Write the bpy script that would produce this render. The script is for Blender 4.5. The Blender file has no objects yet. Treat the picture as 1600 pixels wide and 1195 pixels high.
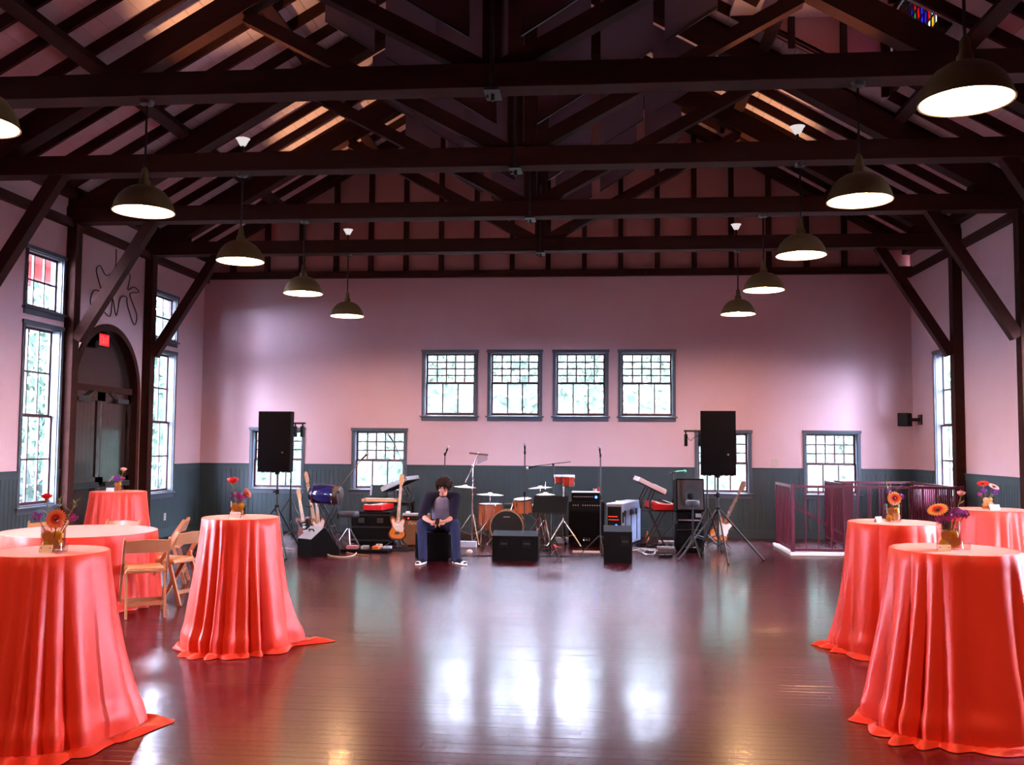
import bpy, bmesh, math, random
from mathutils import Matrix, Vector, Euler
random.seed(7)
SC = bpy.context.scene
COL = SC.collection
PI = math.pi

# ---------------------------------------------------------------- camera
cam_data = bpy.data.cameras.new('camera'); cam_data.sensor_width = 36.0; cam_data.lens = 1500.07 / 1600 * 36.0
cam = bpy.data.objects.new('camera', cam_data); COL.objects.link(cam)
_r, _u, _f = ([0.996011, 0.088955, 0.007062], [-0.001306, -0.064604, 0.99791], [-0.089225, 0.993938, 0.06423])
cam.matrix_world = Matrix(((_r[0], _u[0], -_f[0], 0), (_r[1], _u[1], -_f[1], 0), (_r[2], _u[2], -_f[2], 1.7), (0, 0, 0, 1)))
cam_data.clip_end = 300
SC.camera = cam

# ---------------------------------------------------------------- sky, exposure
SKY_STRENGTH = 130.0
world = bpy.data.worlds.new('sky'); SC.world = world; world.use_nodes = True
wn = world.node_tree; wn.nodes.clear()
wo = wn.nodes.new('ShaderNodeOutputWorld'); wb = wn.nodes.new('ShaderNodeBackground')
wb.inputs[0].default_value = (0.78, 0.86, 1.16, 1); wb.inputs[1].default_value = SKY_STRENGTH
wn.links.new(wb.outputs[0], wo.inputs[0])
SC.view_settings.view_transform = 'Standard'; SC.view_settings.look = 'None'
SC.view_settings.exposure = -0.13; SC.view_settings.gamma = 1.0; SC.view_settings.use_curve_mapping = False
try:
    SC.cycles.use_denoising = True; SC.cycles.denoiser = 'OPENIMAGEDENOISE'
    SC.cycles.max_bounces = 8; SC.cycles.diffuse_bounces = 4; SC.cycles.glossy_bounces = 4
    SC.cycles.transmission_bounces = 6; SC.cycles.transparent_max_bounces = 16
    SC.cycles.caustics_reflective = True; SC.cycles.blur_glossy = 0.6; SC.cycles.caustics_refractive = False
    SC.cycles.sample_clamp_indirect = 6.0
except Exception:
    pass
BULB = 790.0; UP_W = 190.0
LAMP_COL = (1.0, 0.55, 0.26)

# ---------------------------------------------------------------- room numbers
WL, WR, D, CX = -7.758, 5.765, 18.229, -0.955
NEAR = -3.6
BAY = 2.435
ZB = 4.894                                  # underside of the tie beams
T = {k: D - (5 - k) * BAY for k in range(-3, 6)}
WT = 0.17                                   # wall thickness
SL = 0.58                                   # roof slope
def rafz(x): return 8.72 - SL * abs(x - CX)         # underside of the principal rafters
def deckz(x): return rafz(x) + 0.66                 # underside of the roof deck
ZW = 1.292                                  # top of the wainscot

# ---------------------------------------------------------------- helpers
class MB:
    def __init__(s): s.v, s.f = [], []
    def add(s, vs, fs):
        b = len(s.v); s.v += [tuple(v) for v in vs]; s.f += [tuple(i + b for i in f) for f in fs]; return s
    def box(s, x0, x1, y0, y1, z0, z1):
        return s.add([(x0,y0,z0),(x1,y0,z0),(x1,y1,z0),(x0,y1,z0),(x0,y0,z1),(x1,y0,z1),(x1,y1,z1),(x0,y1,z1)],
                     [(0,3,2,1),(4,5,6,7),(0,1,5,4),(1,2,6,5),(2,3,7,6),(3,0,4,7)])
    def cbox(s, c, d):
        return s.box(c[0]-d[0]/2, c[0]+d[0]/2, c[1]-d[1]/2, c[1]+d[1]/2, c[2]-d[2]/2, c[2]+d[2]/2)
    def rbox(s, x0, x1, y0, y1, z0, z1, b=0.01):     # chamfered box
        vs, fs = [], []
        bm = bmesh.new(); bmesh.ops.create_cube(bm, size=1)
        for v in bm.verts: v.co = ((x0+x1)/2 + v.co.x*(x1-x0), (y0+y1)/2 + v.co.y*(y1-y0), (z0+z1)/2 + v.co.z*(z1-z0))
        bmesh.ops.bevel(bm, geom=bm.edges[:], offset=b, segments=2, affect='EDGES', profile=0.5)
        bm.verts.index_update()
        vs = [tuple(v.co) for v in bm.verts]; fs = [tuple(v.index for v in f.verts) for f in bm.faces]; bm.free()
        return s.add(vs, fs)
    def bar(s, p, q, w, h, up=(0, 0, 1)):
        p, q = Vector(p), Vector(q); d = (q - p).normalized(); up = Vector(up)
        sd = d.cross(up)
        if sd.length < 1e-4: sd = d.cross(Vector((0, 1, 0)))
        sd.normalize(); u = sd.cross(d)
        a, b = sd * w / 2, u * h / 2
        return s.add([p-a-b, p+a-b, p+a+b, p-a+b, q-a-b, q+a-b, q+a+b, q-a+b],
                     [(0,1,2,3),(7,6,5,4),(0,4,5,1),(1,5,6,2),(2,6,7,3),(3,7,4,0)])
    def tube(s, pts, r, n=8, closed=False, caps=True):
        pts = [Vector(p) for p in pts]; k = len(pts)
        rr = r if isinstance(r, (list, tuple)) else [r] * k
        prev = None; vs = []
        for i, p in enumerate(pts):
            if closed: t = pts[(i+1) % k] - pts[i-1]
            else: t = pts[min(i+1, k-1)] - pts[max(i-1, 0)]
            t.normalize()
            if prev is None:
                a = Vector((0, 0, 1)) if abs(t.z) < 0.9 else Vector((1, 0, 0))
                nrm = t.cross(a).normalized()
            else:
                nrm = (prev - t * prev.dot(t)).normalized()
            prev = nrm; bn = t.cross(nrm)
            for j in range(n):
                a = 2 * PI * j / n
                vs.append(p + (nrm * math.cos(a) + bn * math.sin(a)) * rr[i])
        fs = []
        for i in range(k if closed else k - 1):
            i2 = (i + 1) % k
            for j in range(n):
                j2 = (j + 1) % n
                fs.append((i*n+j, i*n+j2, i2*n+j2, i2*n+j))
        if caps and not closed:
            fs.append(tuple(range(n-1, -1, -1))); fs.append(tuple((k-1)*n + j for j in range(n)))
        return s.add(vs, fs)
    def cyl(s, p, q, r0, r1=None, n=20):
        return s.tube([p, q], [r0, r0 if r1 is None else r1], n)
    def lathe(s, prof, c=(0, 0, 0), n=28, M=None, close=False):
        vs = []
        for (r, z) in prof:
            for j in range(n):
                a = 2 * PI * j / n; vs.append(Vector((r * math.cos(a), r * math.sin(a), z)))
        fs = []
        m = len(prof)
        for i in range(m if close else m - 1):
            i2 = (i + 1) % m
            for j in range(n):
                j2 = (j + 1) % n; fs.append((i*n+j, i*n+j2, i2*n+j2, i2*n+j))
        if M is not None: vs = [M @ v for v in vs]
        c = Vector(c)
        return s.add([v + c for v in vs], fs)
    def ball(s, c, r, n=14, m=8):
        r = r if isinstance(r, (list, tuple)) else (r, r, r)
        vs = [(c[0], c[1], c[2] - r[2])]
        for i in range(1, m):
            b = -PI/2 + PI * i / m
            for j in range(n):
                a = 2 * PI * j / n
                vs.append((c[0] + r[0]*math.cos(b)*math.cos(a), c[1] + r[1]*math.cos(b)*math.sin(a), c[2] + r[2]*math.sin(b)))
        vs.append((c[0], c[1], c[2] + r[2])); fs = []
        for j in range(n): fs.append((0, 1 + (j+1) % n, 1 + j))
        for i in range(m - 2):
            for j in range(n):
                j2 = (j+1) % n; fs.append((1+i*n+j, 1+i*n+j2, 1+(i+1)*n+j2, 1+(i+1)*n+j))
        t = len(vs) - 1
        for j in range(n): fs.append((t, 1+(m-2)*n+j, 1+(m-2)*n+(j+1) % n))
        return s.add(vs, fs)
    def prism(s, poly, a, b, plane='xz'):            # polygon extruded from a to b across its plane
        def P(u, v, w): return {'xz': (u, w, v), 'xy': (u, v, w), 'yz': (w, u, v)}[plane]
        n = len(poly); vs = [P(u, v, a) for u, v in poly] + [P(u, v, b) for u, v in poly]
        fs = [tuple(range(n)), tuple(range(2*n-1, n-1, -1))] + [(i, n+i, n+(i+1) % n, (i+1) % n) for i in range(n)]
        return s.add(vs, fs)
    def xf(s, M, start=0):
        s.v[start:] = [tuple(M @ Vector(v)) for v in s.v[start:]]; return s
    def build(s, name, mat, parent=None, smooth=None, loc=None):
        me = bpy.data.meshes.new(name); me.from_pydata(s.v, [], s.f); me.update()
        bm = bmesh.new(); bm.from_mesh(me); bmesh.ops.recalc_face_normals(bm, faces=bm.faces[:]); bm.to_mesh(me); bm.free()
        mats = mat if isinstance(mat, (list, tuple)) else [mat]
        for m in mats: me.materials.append(m)
        if smooth:
            me.polygons.foreach_set('use_smooth', [True] * len(me.polygons))
            me.set_sharp_from_angle(angle=math.radians(smooth if smooth is not True else 40))
        o = bpy.data.objects.new(name, me); COL.objects.link(o)
        if parent is not None: o.parent = parent
        if loc is not None: o.location = loc
        return o

def tag(o, label=None, cat=None, group=None, kind=None):
    if label: o['label'] = label
    if cat: o['category'] = cat
    if group: o['group'] = group
    if kind: o['kind'] = kind
    return o
def thing(name, label, cat, loc=(0, 0, 0), rz=0, group=None, kind=None):
    o = bpy.data.objects.new(name, None); COL.objects.link(o); o.empty_display_size = 0.1
    o.location = loc; o.rotation_euler = (0, 0, rz)
    return tag(o, label, cat, group, kind)
def kids(o): return CH.get(o.name, []) or [c for c in o.children]
CH = {}
def dup(o, loc=None, rz=None, label=None, group=None, parent=None):
    c = o.copy(); COL.objects.link(c)
    if parent is not None: c.parent = parent
    if loc is not None: c.location = loc
    if rz is not None: c.rotation_euler = (0, 0, rz)
    if label: c['label'] = label
    if group: c['group'] = group
    for k in list(o.children):
        dup(k, parent=c)
    return c
def piece(name, mesh_obj, parent, loc, rot=(0, 0, 0), scale=(1, 1, 1)):   # one more object on shared mesh data
    o = bpy.data.objects.new(name, mesh_obj.data); COL.objects.link(o); o.parent = parent
    o.location = loc; o.rotation_euler = rot; o.scale = scale
    return o

# ---------------------------------------------------------------- materials
def mat(name, col, rough=0.5, metal=0.0, var=0.12, scale=8.0, bump=0.0, coat=0.0, spec=0.5, stretch=(1, 1, 1), sheen=0.0, emit=None, estr=0.0, coat_rough=0.1):
    m = bpy.data.materials.new(name); m.use_nodes = True
    nt = m.node_tree; b = nt.nodes['Principled BSDF']
    b.inputs['Roughness'].default_value = rough; b.inputs['Metallic'].default_value = metal
    b.inputs['Coat Weight'].default_value = coat; b.inputs['Coat Roughness'].default_value = coat_rough
    b.inputs['Specular IOR Level'].default_value = spec
    if sheen: b.inputs['Sheen Weight'].default_value = sheen
    tc = nt.nodes.new('ShaderNodeTexCoord'); mp = nt.nodes.new('ShaderNodeMapping'); mp.inputs['Scale'].default_value = stretch
    nz = nt.nodes.new('ShaderNodeTexNoise'); nz.inputs['Scale'].default_value = scale; nz.inputs['Detail'].default_value = 3.0
    nt.links.new(tc.outputs['Object'], mp.inputs[0]); nt.links.new(mp.outputs[0], nz.inputs['Vector'])
    rp = nt.nodes.new('ShaderNodeMix'); rp.data_type = 'RGBA'
    c0 = [max(0, c * (1 - var)) for c in col]; c1 = [min(1, c * (1 + var)) for c in col]
    rp.inputs[6].default_value = (*c0, 1); rp.inputs[7].default_value = (*c1, 1)
    nt.links.new(nz.outputs['Fac'], rp.inputs[0]); nt.links.new(rp.outputs[2], b.inputs['Base Color'])
    if bump:
        bp = nt.nodes.new('ShaderNodeBump'); bp.inputs['Strength'].default_value = bump; bp.inputs['Distance'].default_value = 0.01
        nt.links.new(nz.outputs['Fac'], bp.inputs['Height']); nt.links.new(bp.outputs[0], b.inputs['Normal'])
    if emit:
        b.inputs['Emission Color'].default_value = (*emit, 1); b.inputs['Emission Strength'].default_value = estr
    return m
def glassmat(name, tint=(1, 1, 1), gloss=0.08, rough=0.02):
    m = bpy.data.materials.new(name); m.use_nodes = True; nt = m.node_tree; nt.nodes.clear()
    o = nt.nodes.new('ShaderNodeOutputMaterial'); t = nt.nodes.new('ShaderNodeBsdfTransparent'); t.inputs[0].default_value = (*tint, 1)
    g = nt.nodes.new('ShaderNodeBsdfGlossy'); g.inputs['Roughness'].default_value = rough
    mx = nt.nodes.new('ShaderNodeMixShader'); fr = nt.nodes.new('ShaderNodeLayerWeight'); fr.inputs[0].default_value = 0.5
    pw = nt.nodes.new('ShaderNodeMath'); pw.operation = 'POWER'; pw.inputs[1].default_value = 4.0
    ad = nt.nodes.new('ShaderNodeMath'); ad.operation = 'MULTIPLY_ADD'; ad.inputs[1].default_value = 0.6; ad.inputs[2].default_value = gloss * 0.4
    nt.links.new(fr.outputs['Facing'], pw.inputs[0]); nt.links.new(pw.outputs[0], ad.inputs[0]); nt.links.new(ad.outputs[0], mx.inputs[0])
    nt.links.new(t.outputs[0], mx.inputs[1]); nt.links.new(g.outputs[0], mx.inputs[2]); nt.links.new(mx.outputs[0], o.inputs[0])
    return m
M = {}
M['wall'] = mat('plaster_pink', (0.69, 0.475, 0.53), 0.8, var=0.04, scale=3.0, bump=0.05, spec=0.25)
M['wain'] = mat('wainscot_paint', (0.036, 0.060, 0.072), 0.5, var=0.1, scale=5, spec=0.4)
M['casing'] = mat('casing_paint', (0.065, 0.085, 0.115), 0.4, var=0.08, scale=6)
M['sash'] = mat('sash_maroon', (0.06, 0.016, 0.024), 0.4, var=0.15, scale=9)
M['timber'] = mat('dark_timber', (0.028, 0.0065, 0.0045), 0.75, var=0.35, scale=5, bump=0.15, stretch=(1, 3, 6), spec=0.12)
M['deck'] = mat('roof_deck', (0.70, 0.49, 0.55), 0.75, var=0.22, scale=1.6, bump=0.05, stretch=(1, 2, 1), spec=0.2)
M['gable'] = mat('gable_board', (0.50, 0.23, 0.22), 0.75, var=0.15, scale=2.0, spec=0.2)
M['baffle'] = mat('acoustic_panel', (0.14, 0.085, 0.11), 0.9, var=0.12, scale=3.0, spec=0.1)
M['steel'] = mat('blackened_steel', (0.05, 0.045, 0.045), 0.45, metal=0.7, scale=20)
M['glass'] = glassmat('window_glass')
M['ground'] = mat('outside_ground', (0.17, 0.19, 0.17), 0.9, var=0.2, scale=0.6)
M['leafy'] = mat('outside_leaves', (0.020, 0.038, 0.030), 0.7, var=0.5, scale=1.5)
M['leafy_b'] = mat('outside_leaves_pale', (0.028, 0.050, 0.042), 0.7, var=0.5, scale=1.5)
M['plate'] = mat('ivory_plastic', (0.60, 0.50, 0.46), 0.4, var=0.03)
M['black'] = mat('black_plastic', (0.005, 0.0045, 0.005), 0.55, var=0.2, scale=30, spec=0.1)
M['blackmetal'] = mat('black_metal', (0.008, 0.0075, 0.009), 0.4, metal=0.1, var=0.2, scale=30)
M['grille'] = mat('black_grille', (0.005, 0.004, 0.0045), 0.8, var=0.5, scale=180, spec=0.0)
M['chrome'] = mat('chrome', (0.72, 0.72, 0.76), 0.18, metal=1.0, var=0.05, scale=20)
M['maroon'] = mat('maroon_rail_paint', (0.10, 0.012, 0.030), 0.35, var=0.12, scale=12)
M['darkdoor'] = mat('varnished_door', (0.026, 0.014, 0.012), 0.25, var=0.3, scale=4, stretch=(6, 6, 1), coat=0.35, coat_rough=0.10)

def floor_material():
    m = bpy.data.materials.new('floor_boards'); m.use_nodes = True; nt = m.node_tree; b = nt.nodes['Principled BSDF']
    tc = nt.nodes.new('ShaderNodeTexCoord'); oi = nt.nodes.new('ShaderNodeObjectInfo')
    geo = nt.nodes.new('ShaderNodeNewGeometry')
    mp = nt.nodes.new('ShaderNodeMapping'); mp.inputs['Scale'].default_value = (0.5, 14, 1)
    nz = nt.nodes.new('ShaderNodeTexNoise'); nz.inputs['Scale'].default_value = 2.2; nz.inputs['Detail'].default_value = 5
    nt.links.new(geo.outputs['Position'], mp.inputs[0]); nt.links.new(mp.outputs[0], nz.inputs['Vector'])
    ad = nt.nodes.new('ShaderNodeMath'); ad.operation = 'ADD'
    ml = nt.nodes.new('ShaderNodeMath'); ml.operation = 'MULTIPLY'; ml.inputs[1].default_value = 0.5
    nt.links.new(geo.outputs['Random Per Island'], ml.inputs[0]); nt.links.new(nz.outputs['Fac'], ad.inputs[0]); nt.links.new(ml.outputs[0], ad.inputs[1])
    cr = nt.nodes.new('ShaderNodeValToRGB'); cr.color_ramp.elements[0].position = 0.3; cr.color_ramp.elements[1].position = 1.0
    cr.color_ramp.elements[0].color = (0.030, 0.004, 0.008, 1); cr.color_ramp.elements[1].color = (0.084, 0.010, 0.019, 1)
    nt.links.new(ad.outputs[0], cr.inputs[0]); nt.links.new(cr.outputs[0], b.inputs['Base Color'])
    b.inputs['Roughness'].default_value = 0.26; b.inputs['Specular IOR Level'].default_value = 0.3
    b.inputs['Coat Weight'].default_value = 0.6; b.inputs['Coat Roughness'].default_value = 0.14
    bp = nt.nodes.new('ShaderNodeBump'); bp.inputs['Strength'].default_value = 0.12; bp.inputs['Distance'].default_value = 0.004
    nt.links.new(nz.outputs['Fac'], bp.inputs['Height']); nt.links.new(bp.outputs[0], b.inputs['Normal']); nt.links.new(bp.outputs[0], b.inputs['Coat Normal'])
    return m
M['floor'] = floor_material()

# ================================================================ SETTING
# ---- floor: slab with the stair opening, boards laid on it
ST = (4.25, 5.45, 15.80, 17.35)             # stairwell opening x0 x1 y0 y1
fl = MB()
fl.box(WL-WT, ST[0], NEAR-.3, D+WT, -.22, -.022).box(ST[1], WR+WT, NEAR-.3, D+WT, -.22, -.022)
fl.box(ST[0], ST[1], NEAR-.3, ST[2], -.22, -.022).box(ST[0], ST[1], ST[3], D+WT, -.22, -.022)
floor = tag(fl.build('floor', M['floor']), 'dark red-brown glossy board floor of the hall', 'floor', kind='structure')
PW = 0.083
rnd = random.Random(3)
near, rest = [], MB()
row = 0; y = NEAR
while y < D - 0.001:
    y1 = min(y + PW, D); x = WL - rnd.random() * 1.6
    while x < WR:
        L = rnd.uniform(1.5, 2.4); a, b_ = max(x, WL), min(x + L, WR); x += L
        if b_ - a < 0.02: continue
        spans = [(a, b_)]
        if y1 > ST[2] and y < ST[3]:
            spans = [(p, q) for p, q in ((a, min(b_, ST[0])), (max(a, ST[1]), b_)) if q - p > 0.01]
        for p, q in spans:
            near.append((p, q, y, y1))
    y += PW; row += 1
def plank(mb, p, q, y, y1, dz, tilt):
    g = 0.0004; c = 0.0010
    z0, z1 = -.022, dz
    ym = (y + y1) / 2; hw = (y1 - y) / 2 - g
    za, zc = z1 - tilt, z1 + tilt
    mb.add([(p+g, ym-hw, z0), (q-g, ym-hw, z0), (q-g, ym+hw, z0), (p+g, ym+hw, z0),
            (p+g, ym-hw, za-c), (q-g, ym-hw, za-c), (q-g, ym+hw, zc-c), (p+g, ym+hw, zc-c),
            (p+g+c, ym-hw+c, za), (q-g-c, ym-hw+c, za), (q-g-c, ym+hw-c, zc), (p+g+c, ym+hw-c, zc)],
           [(0,1,5,4),(1,2,6,5),(2,3,7,6),(3,0,4,7),(4,5,9,8),(5,6,10,9),(6,7,11,10),(7,4,8,11),(8,9,10,11)])
seen = sorted([n for n in near if n[2] > 3.9 and n[0] < 0.62*n[2]+.3 and n[1] > -0.62*n[2]-.8], key=lambda n: n[2])[:298]
seen_set = set(seen)
for n in near:
    dz = rnd.uniform(-.0006, .0002); tl = max(-.00026, min(.00026, rnd.gauss(0, .00014)))
    if n in seen_set:
        mb = MB(); plank(mb, *n, dz, tl); mb.build('floor_board', M['floor'], floor)
    else: plank(rest, *n, dz, tl)
tag(rest.build('floor_boards', M['floor'], floor), kind='stuff')
# steps going down in the stairwell
stw = MB()
for i in range(5):
    stw.box(ST[0] + .24*i, ST[0] + .24*(i+1), ST[2], ST[3], -1.2, -.18 - .18*i)
stw.box(ST[0]-.02, ST[0], ST[2], ST[3], -1.2, -.2).box(ST[1], ST[1]+.02, ST[2], ST[3], -1.2, -.2)
tag(stw.build('stair_steps', M['floor'], floor))

# ---- walls
def wall_panels(u0, u1, z0, z1, holes):
    us = sorted({u0, u1, *[h[0] for h in holes], *[h[1] for h in holes]}); zs = sorted({z0, z1, *[h[2] for h in holes], *[h[3] for h in holes]})
    out = []
    for i in range(len(us)-1):
        if us[i] < u0 or us[i+1] > u1: continue
        run = None
        for j in range(len(zs)-1):
            if zs[j] < z0 or zs[j+1] > z1: continue
            cu, cz = (us[i]+us[i+1])/2, (zs[j]+zs[j+1])/2
            if any(h[0] < cu < h[1] and h[2] < cz < h[3] for h in holes):
                if run: out.append(run); run = None
            else:
                run = (us[i], us[i+1], run[2] if run else zs[j], zs[j+1])
        if run: out.append(run)
    return out
UPW = [(-3.378, -2.294), (-2.109, -1.057), (-.856, .200), (.381, 1.456)]
LOW = [(-6.76, -5.66), (-4.735, -3.65), (1.80, 2.85), (3.78, 4.82)]
CW = 0.05                                  # casing width
back_holes = [(a+CW, b-CW, 2.24, 3.455) for a, b in UPW] + [(a+CW, b-CW, .82, 1.945) for a, b in LOW]
LY = {'a': (12.27, 13.25), 'b': (15.94, 17.06)}
left_holes = [(12.27+CW, 13.25-CW, .80, 3.30), (12.27+CW, 13.25-CW, 3.53, 4.33), (15.94+CW, 17.04-CW, .80, 3.30), (15.94+CW, 17.04-CW, 3.53, 4.33), (13.475, 15.675, 0, 3.62)]
right_holes = [(16.02, 17.02, .84, 3.30), (12.34, 13.18, .80, 3.30)]
SIDE = [(7.2, 8.5)]  # further tall windows of the same side walls, towards the camera
for a, b in SIDE: left_holes.append((a, b, .80, 3.30)); right_holes.append((a, b, .80, 3.30))
near_holes = []
ZT = 5.50
def build_wall(name, label, const, outward, axis, u0, u1, holes, ztop):
    w, wn_ = MB(), MB()
    for (a, b, z0, z1) in wall_panels(u0, u1, 0, ztop, holes):
        lo, hi = (const, const + WT) if outward > 0 else (const - WT, const)
        if axis == 'x': w.box(a, b, lo, hi, z0, z1)
        else: w.box(lo, hi, a, b, z0, z1)
    o = w.build(name, M['wall']); tag(o, label, 'wall', kind='structure')
    # beadboard: boards, cap band and base as separate pieces proud of the wall
    cut = [(h[0] - (CW if h[2] > 0 else .1), h[1] + (CW if h[2] > 0 else .1), h[2] - (.1 if h[2] > 0 else 0), h[3]) for h in holes if h[2] < ZW]
    bd, cap, base = MB(), MB(), MB()
    d = -1 if outward > 0 else 1
    def put(mb, a, b, z0, z1, t0, t1):
        lo, hi = sorted((const + d*t0, const + d*t1))
        if axis == 'x': mb.box(a, b, lo, hi, z0, z1)
        else: mb.box(lo, hi, a, b, z0, z1)
    for (a, b, z0, z1) in wall_panels(u0, u1, .15, ZW - .105, cut):
        n = max(1, round((b - a) / .088)); st = (b - a) / n
        for i in range(n): put(bd, a + i*st + .004, a + (i+1)*st - .004, z0, z1, -.004, .014)
        put(bd, a, b, z0, z1, -.004, .006)
    for (a, b, z0, z1) in wall_panels(u0, u1, ZW - .105, ZW, cut): put(cap, a, b, z0, z1, -.004, .022)
    for (a, b, z0, z1) in wall_panels(u0, u1, ZW - .012, ZW + .004, cut): put(cap, a, b, z0, z1, 0, .04)
    for (a, b, z0, z1) in wall_panels(u0, u1, 0, .15, cut): put(base, a, b, z0, z1, -.004, .026)
    tag(bd.build('beadboard', M['wain'], o), kind='stuff')
    cap.build('wainscot_cap', M['wain'], o)
    side = name.split('_', 1)[1]
    tag(base.build('baseboard_' + side, M['wain']), 'grey-green baseboard along the ' + label, 'baseboard', kind='structure')
    return o
wall_back = build_wall('wall_back', 'pink plaster wall with eight windows behind the band', D, 1, 'x', WL-WT, WR+WT, back_holes, 4.95)
wall_left = build_wall('wall_left', 'pink plaster side wall with the arched door', WL, -1, 'y', NEAR, D, left_holes, ZT)
wall_right = build_wall('wall_right', 'pink plaster side wall behind the stair railing', WR, 1, 'y', NEAR, D, right_holes, ZT)
wall_near = build_wall('wall_near', 'pink plaster end wall behind the viewer', NEAR, -1, 'x', WL-WT, WR+WT, near_holes, ZT)
gn = MB()
gn.prism([(WL-WT, ZT-.02), (WR+WT, ZT-.02), (CX, deckz(CX)+.05)], NEAR-WT, NEAR, 'xz'); gn.build('gable', M['wall'], wall_near)

# arch filler over the arched door
af = MB(); N = 24
AC, AR, AZ = 14.575, 1.06, 2.48
def archz(y):
    t = max(0, 1 - ((y - AC) / AR) ** 2); return AZ + 1.08 * t ** 0.5
for i in range(N):
    y0, y1 = 13.475 + 2.2*i/N, 13.475 + 2.2*(i+1)/N
    za, zc = archz(y0), archz(y1)
    if abs(y0-AC) >= AR: za = 0 if i == 0 else AZ
    if abs(y1-AC) >= AR: zc = 0 if i == N-1 else AZ
    af.add([(WL-WT, y0, za), (WL, y0, za), (WL, y1, zc), (WL-WT, y1, zc), (WL-WT, y0, 3.62), (WL, y0, 3.62), (WL, y1, 3.62), (WL-WT, y1, 3.62)],
           [(0,3,2,1),(4,5,6,7),(0,1,5,4),(1,2,6,5),(2,3,7,6),(3,0,4,7)])
af.build('arch_spandrel', M['wall'], wall_left)

# ---- windows
PANE = {}
def pane_mesh():
    m = MB(); m.box(-.5, .5, -.5, .5, -.5, .5); o = m.build('pane', M['glass']); return o
pane0 = pane_mesh()
def make_window(num, label, w, h, sashes, loc, rz, casing=True, hide_panes=False):
    """local x = along the opening, y = outward, z = up; origin at the opening's lower corner"""
    root = thing('window_%d' % num, label, 'window', loc, rz, kind='structure')
    j = MB(); t = .018
    j.box(0, t, 0, WT, 0, h).box(w-t, w, 0, WT, 0, h).box(t, w-t, 0, WT, h-t, h).box(t, w-t, 0, WT, 0, t)
    j.build('jamb', M['casing'], root)
    if casing:
        c = MB(); c.rbox(-CW, .006, -.026, .0, 0, h + CW, .006); c.build('casing', M['casing'], root)
        c = MB(); c.rbox(w-.006, w+CW, -.026, .0, 0, h + CW, .006); c.build('casing', M['casing'], root)
        c = MB(); c.rbox(-CW-.015, w+CW+.015, -.032, .0, h-.004, h + CW, .006); c.build('casing', M['casing'], root)
    s = MB(); s.rbox(-CW-.03, w+CW+.03, -.055, .06, -.03, .0, .006); s.build('sill', M['casing'], root)
    a = MB(); a.rbox(-CW, w+CW, -.022, .0, -.10, -.03, .004); a.build('apron', M['casing'], root)
    y0 = .08
    for si, (f0, f1, cols, rows) in enumerate(sashes):
        z0, z1 = f0*h + (t if f0 == 0 else -.012), f1*h - (t if f1 == 1 else -.012)
        yy = y0 + .045 * (1 if f0 > 0 else 0)
        fr = MB(); st = .030; x0, x1 = t, w-t
        fr.box(x0, x0+st, yy, yy+.04, z0, z1).box(x1-st, x1, yy, yy+.04, z0, z1)
        fr.box(x0+st, x1-st, yy, yy+.04, z0, z0+.040).box(x0+st, x1-st, yy, yy+.04, z1-.030, z1)
        sash = fr.build('sash', M['sash'], root)
        gx0, gx1, gz0, gz1 = x0+st, x1-st, z0+.040, z1-.030
        mu = MB(); mw = .024
        for i in range(1, cols):
            x = gx0 + (gx1-gx0)*i/cols; mu.box(x-mw/2, x+mw/2, yy+.006, yy+.034, gz0, gz1)
        for i in range(1, rows):
            z = gz0 + (gz1-gz0)*i/rows; mu.box(gx0, gx1, yy+.007, yy+.033, z-mw/2, z+mw/2)
        if cols > 1 or rows > 1: mu.build('muntins', M['sash'], sash)
        for i in range(cols):
            for k in range(rows):
                px, pz = gx0 + (gx1-gx0)*(i+.5)/cols, gz0 + (gz1-gz0)*(k+.5)/rows
                piece('pane', pane0, sash, (px, yy+.02, pz), scale=((gx1-gx0)/cols - mw*.6, .004, (gz1-gz0)/rows - mw*.6))
    return root
wi = 1
for i, (a, b) in enumerate(UPW):
    make_window(wi, ['leftmost', 'second from left', 'third from left', 'rightmost'][i] + ' window of the high row of four in the band wall', b-a-2*CW, 1.215, [(0, .515, 3, 1), (.515, 1, 5, 4)], (a+CW, D, 2.24), 0); wi += 1
for i, (a, b) in enumerate(LOW):
    make_window(wi, ['low window in the band wall, half hidden by the left loudspeaker', 'low window in the band wall behind the red keyboard and laptop', 'low window in the band wall behind the loudspeaker and bass guitar', 'low window in the band wall behind the stair railing'][i], b-a-2*CW, 1.125, [(0, .49, 3, 1), (.49, 1, 5, 3)], (a+CW, D, .82), 0); wi += 1
tall = [(0, .5, 3, 2), (.5, 1, 3, 2)]
for nm, (a, b) in (('before', (12.27, 13.25)), ('beyond', (15.94, 17.04))):
    make_window(wi, 'tall narrow window in the side wall just %s the arched door' % nm, b-a-2*CW, 2.5, tall, (WL, a+CW, .80), PI/2); wi += 1
    make_window(wi, 'small upper window above the tall one just %s the arched door' % nm, b-a-2*CW, .80, [(0, 1, 3, 2)], (WL, a+CW, 3.53), PI/2); wi += 1
make_window(wi, 'tall narrow window in the side wall beside the stair railing', 1.0, 2.46, tall, (WR, 17.02, .84), -PI/2); wi += 1
make_window(wi, 'tall side window outside the view, near the stair railing', .84, 2.5, [(0, 1, 2, 2)], (WR, 13.18, .80), -PI/2); wi += 1
for a, b in SIDE:                             # the bays outside the frame: plain single sashes
    make_window(wi, 'tall side window outside the view, door side, %.1f m along' % (a+4), b-a, 2.5, [(0, 1, 2, 2)], (WL, a, .80), PI/2); wi += 1
    make_window(wi, 'tall side window outside the view, stair side, %.1f m along' % (a+4), b-a, 2.5, [(0, 1, 2, 2)], (WR, b, .80), -PI/2); wi += 1
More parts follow.
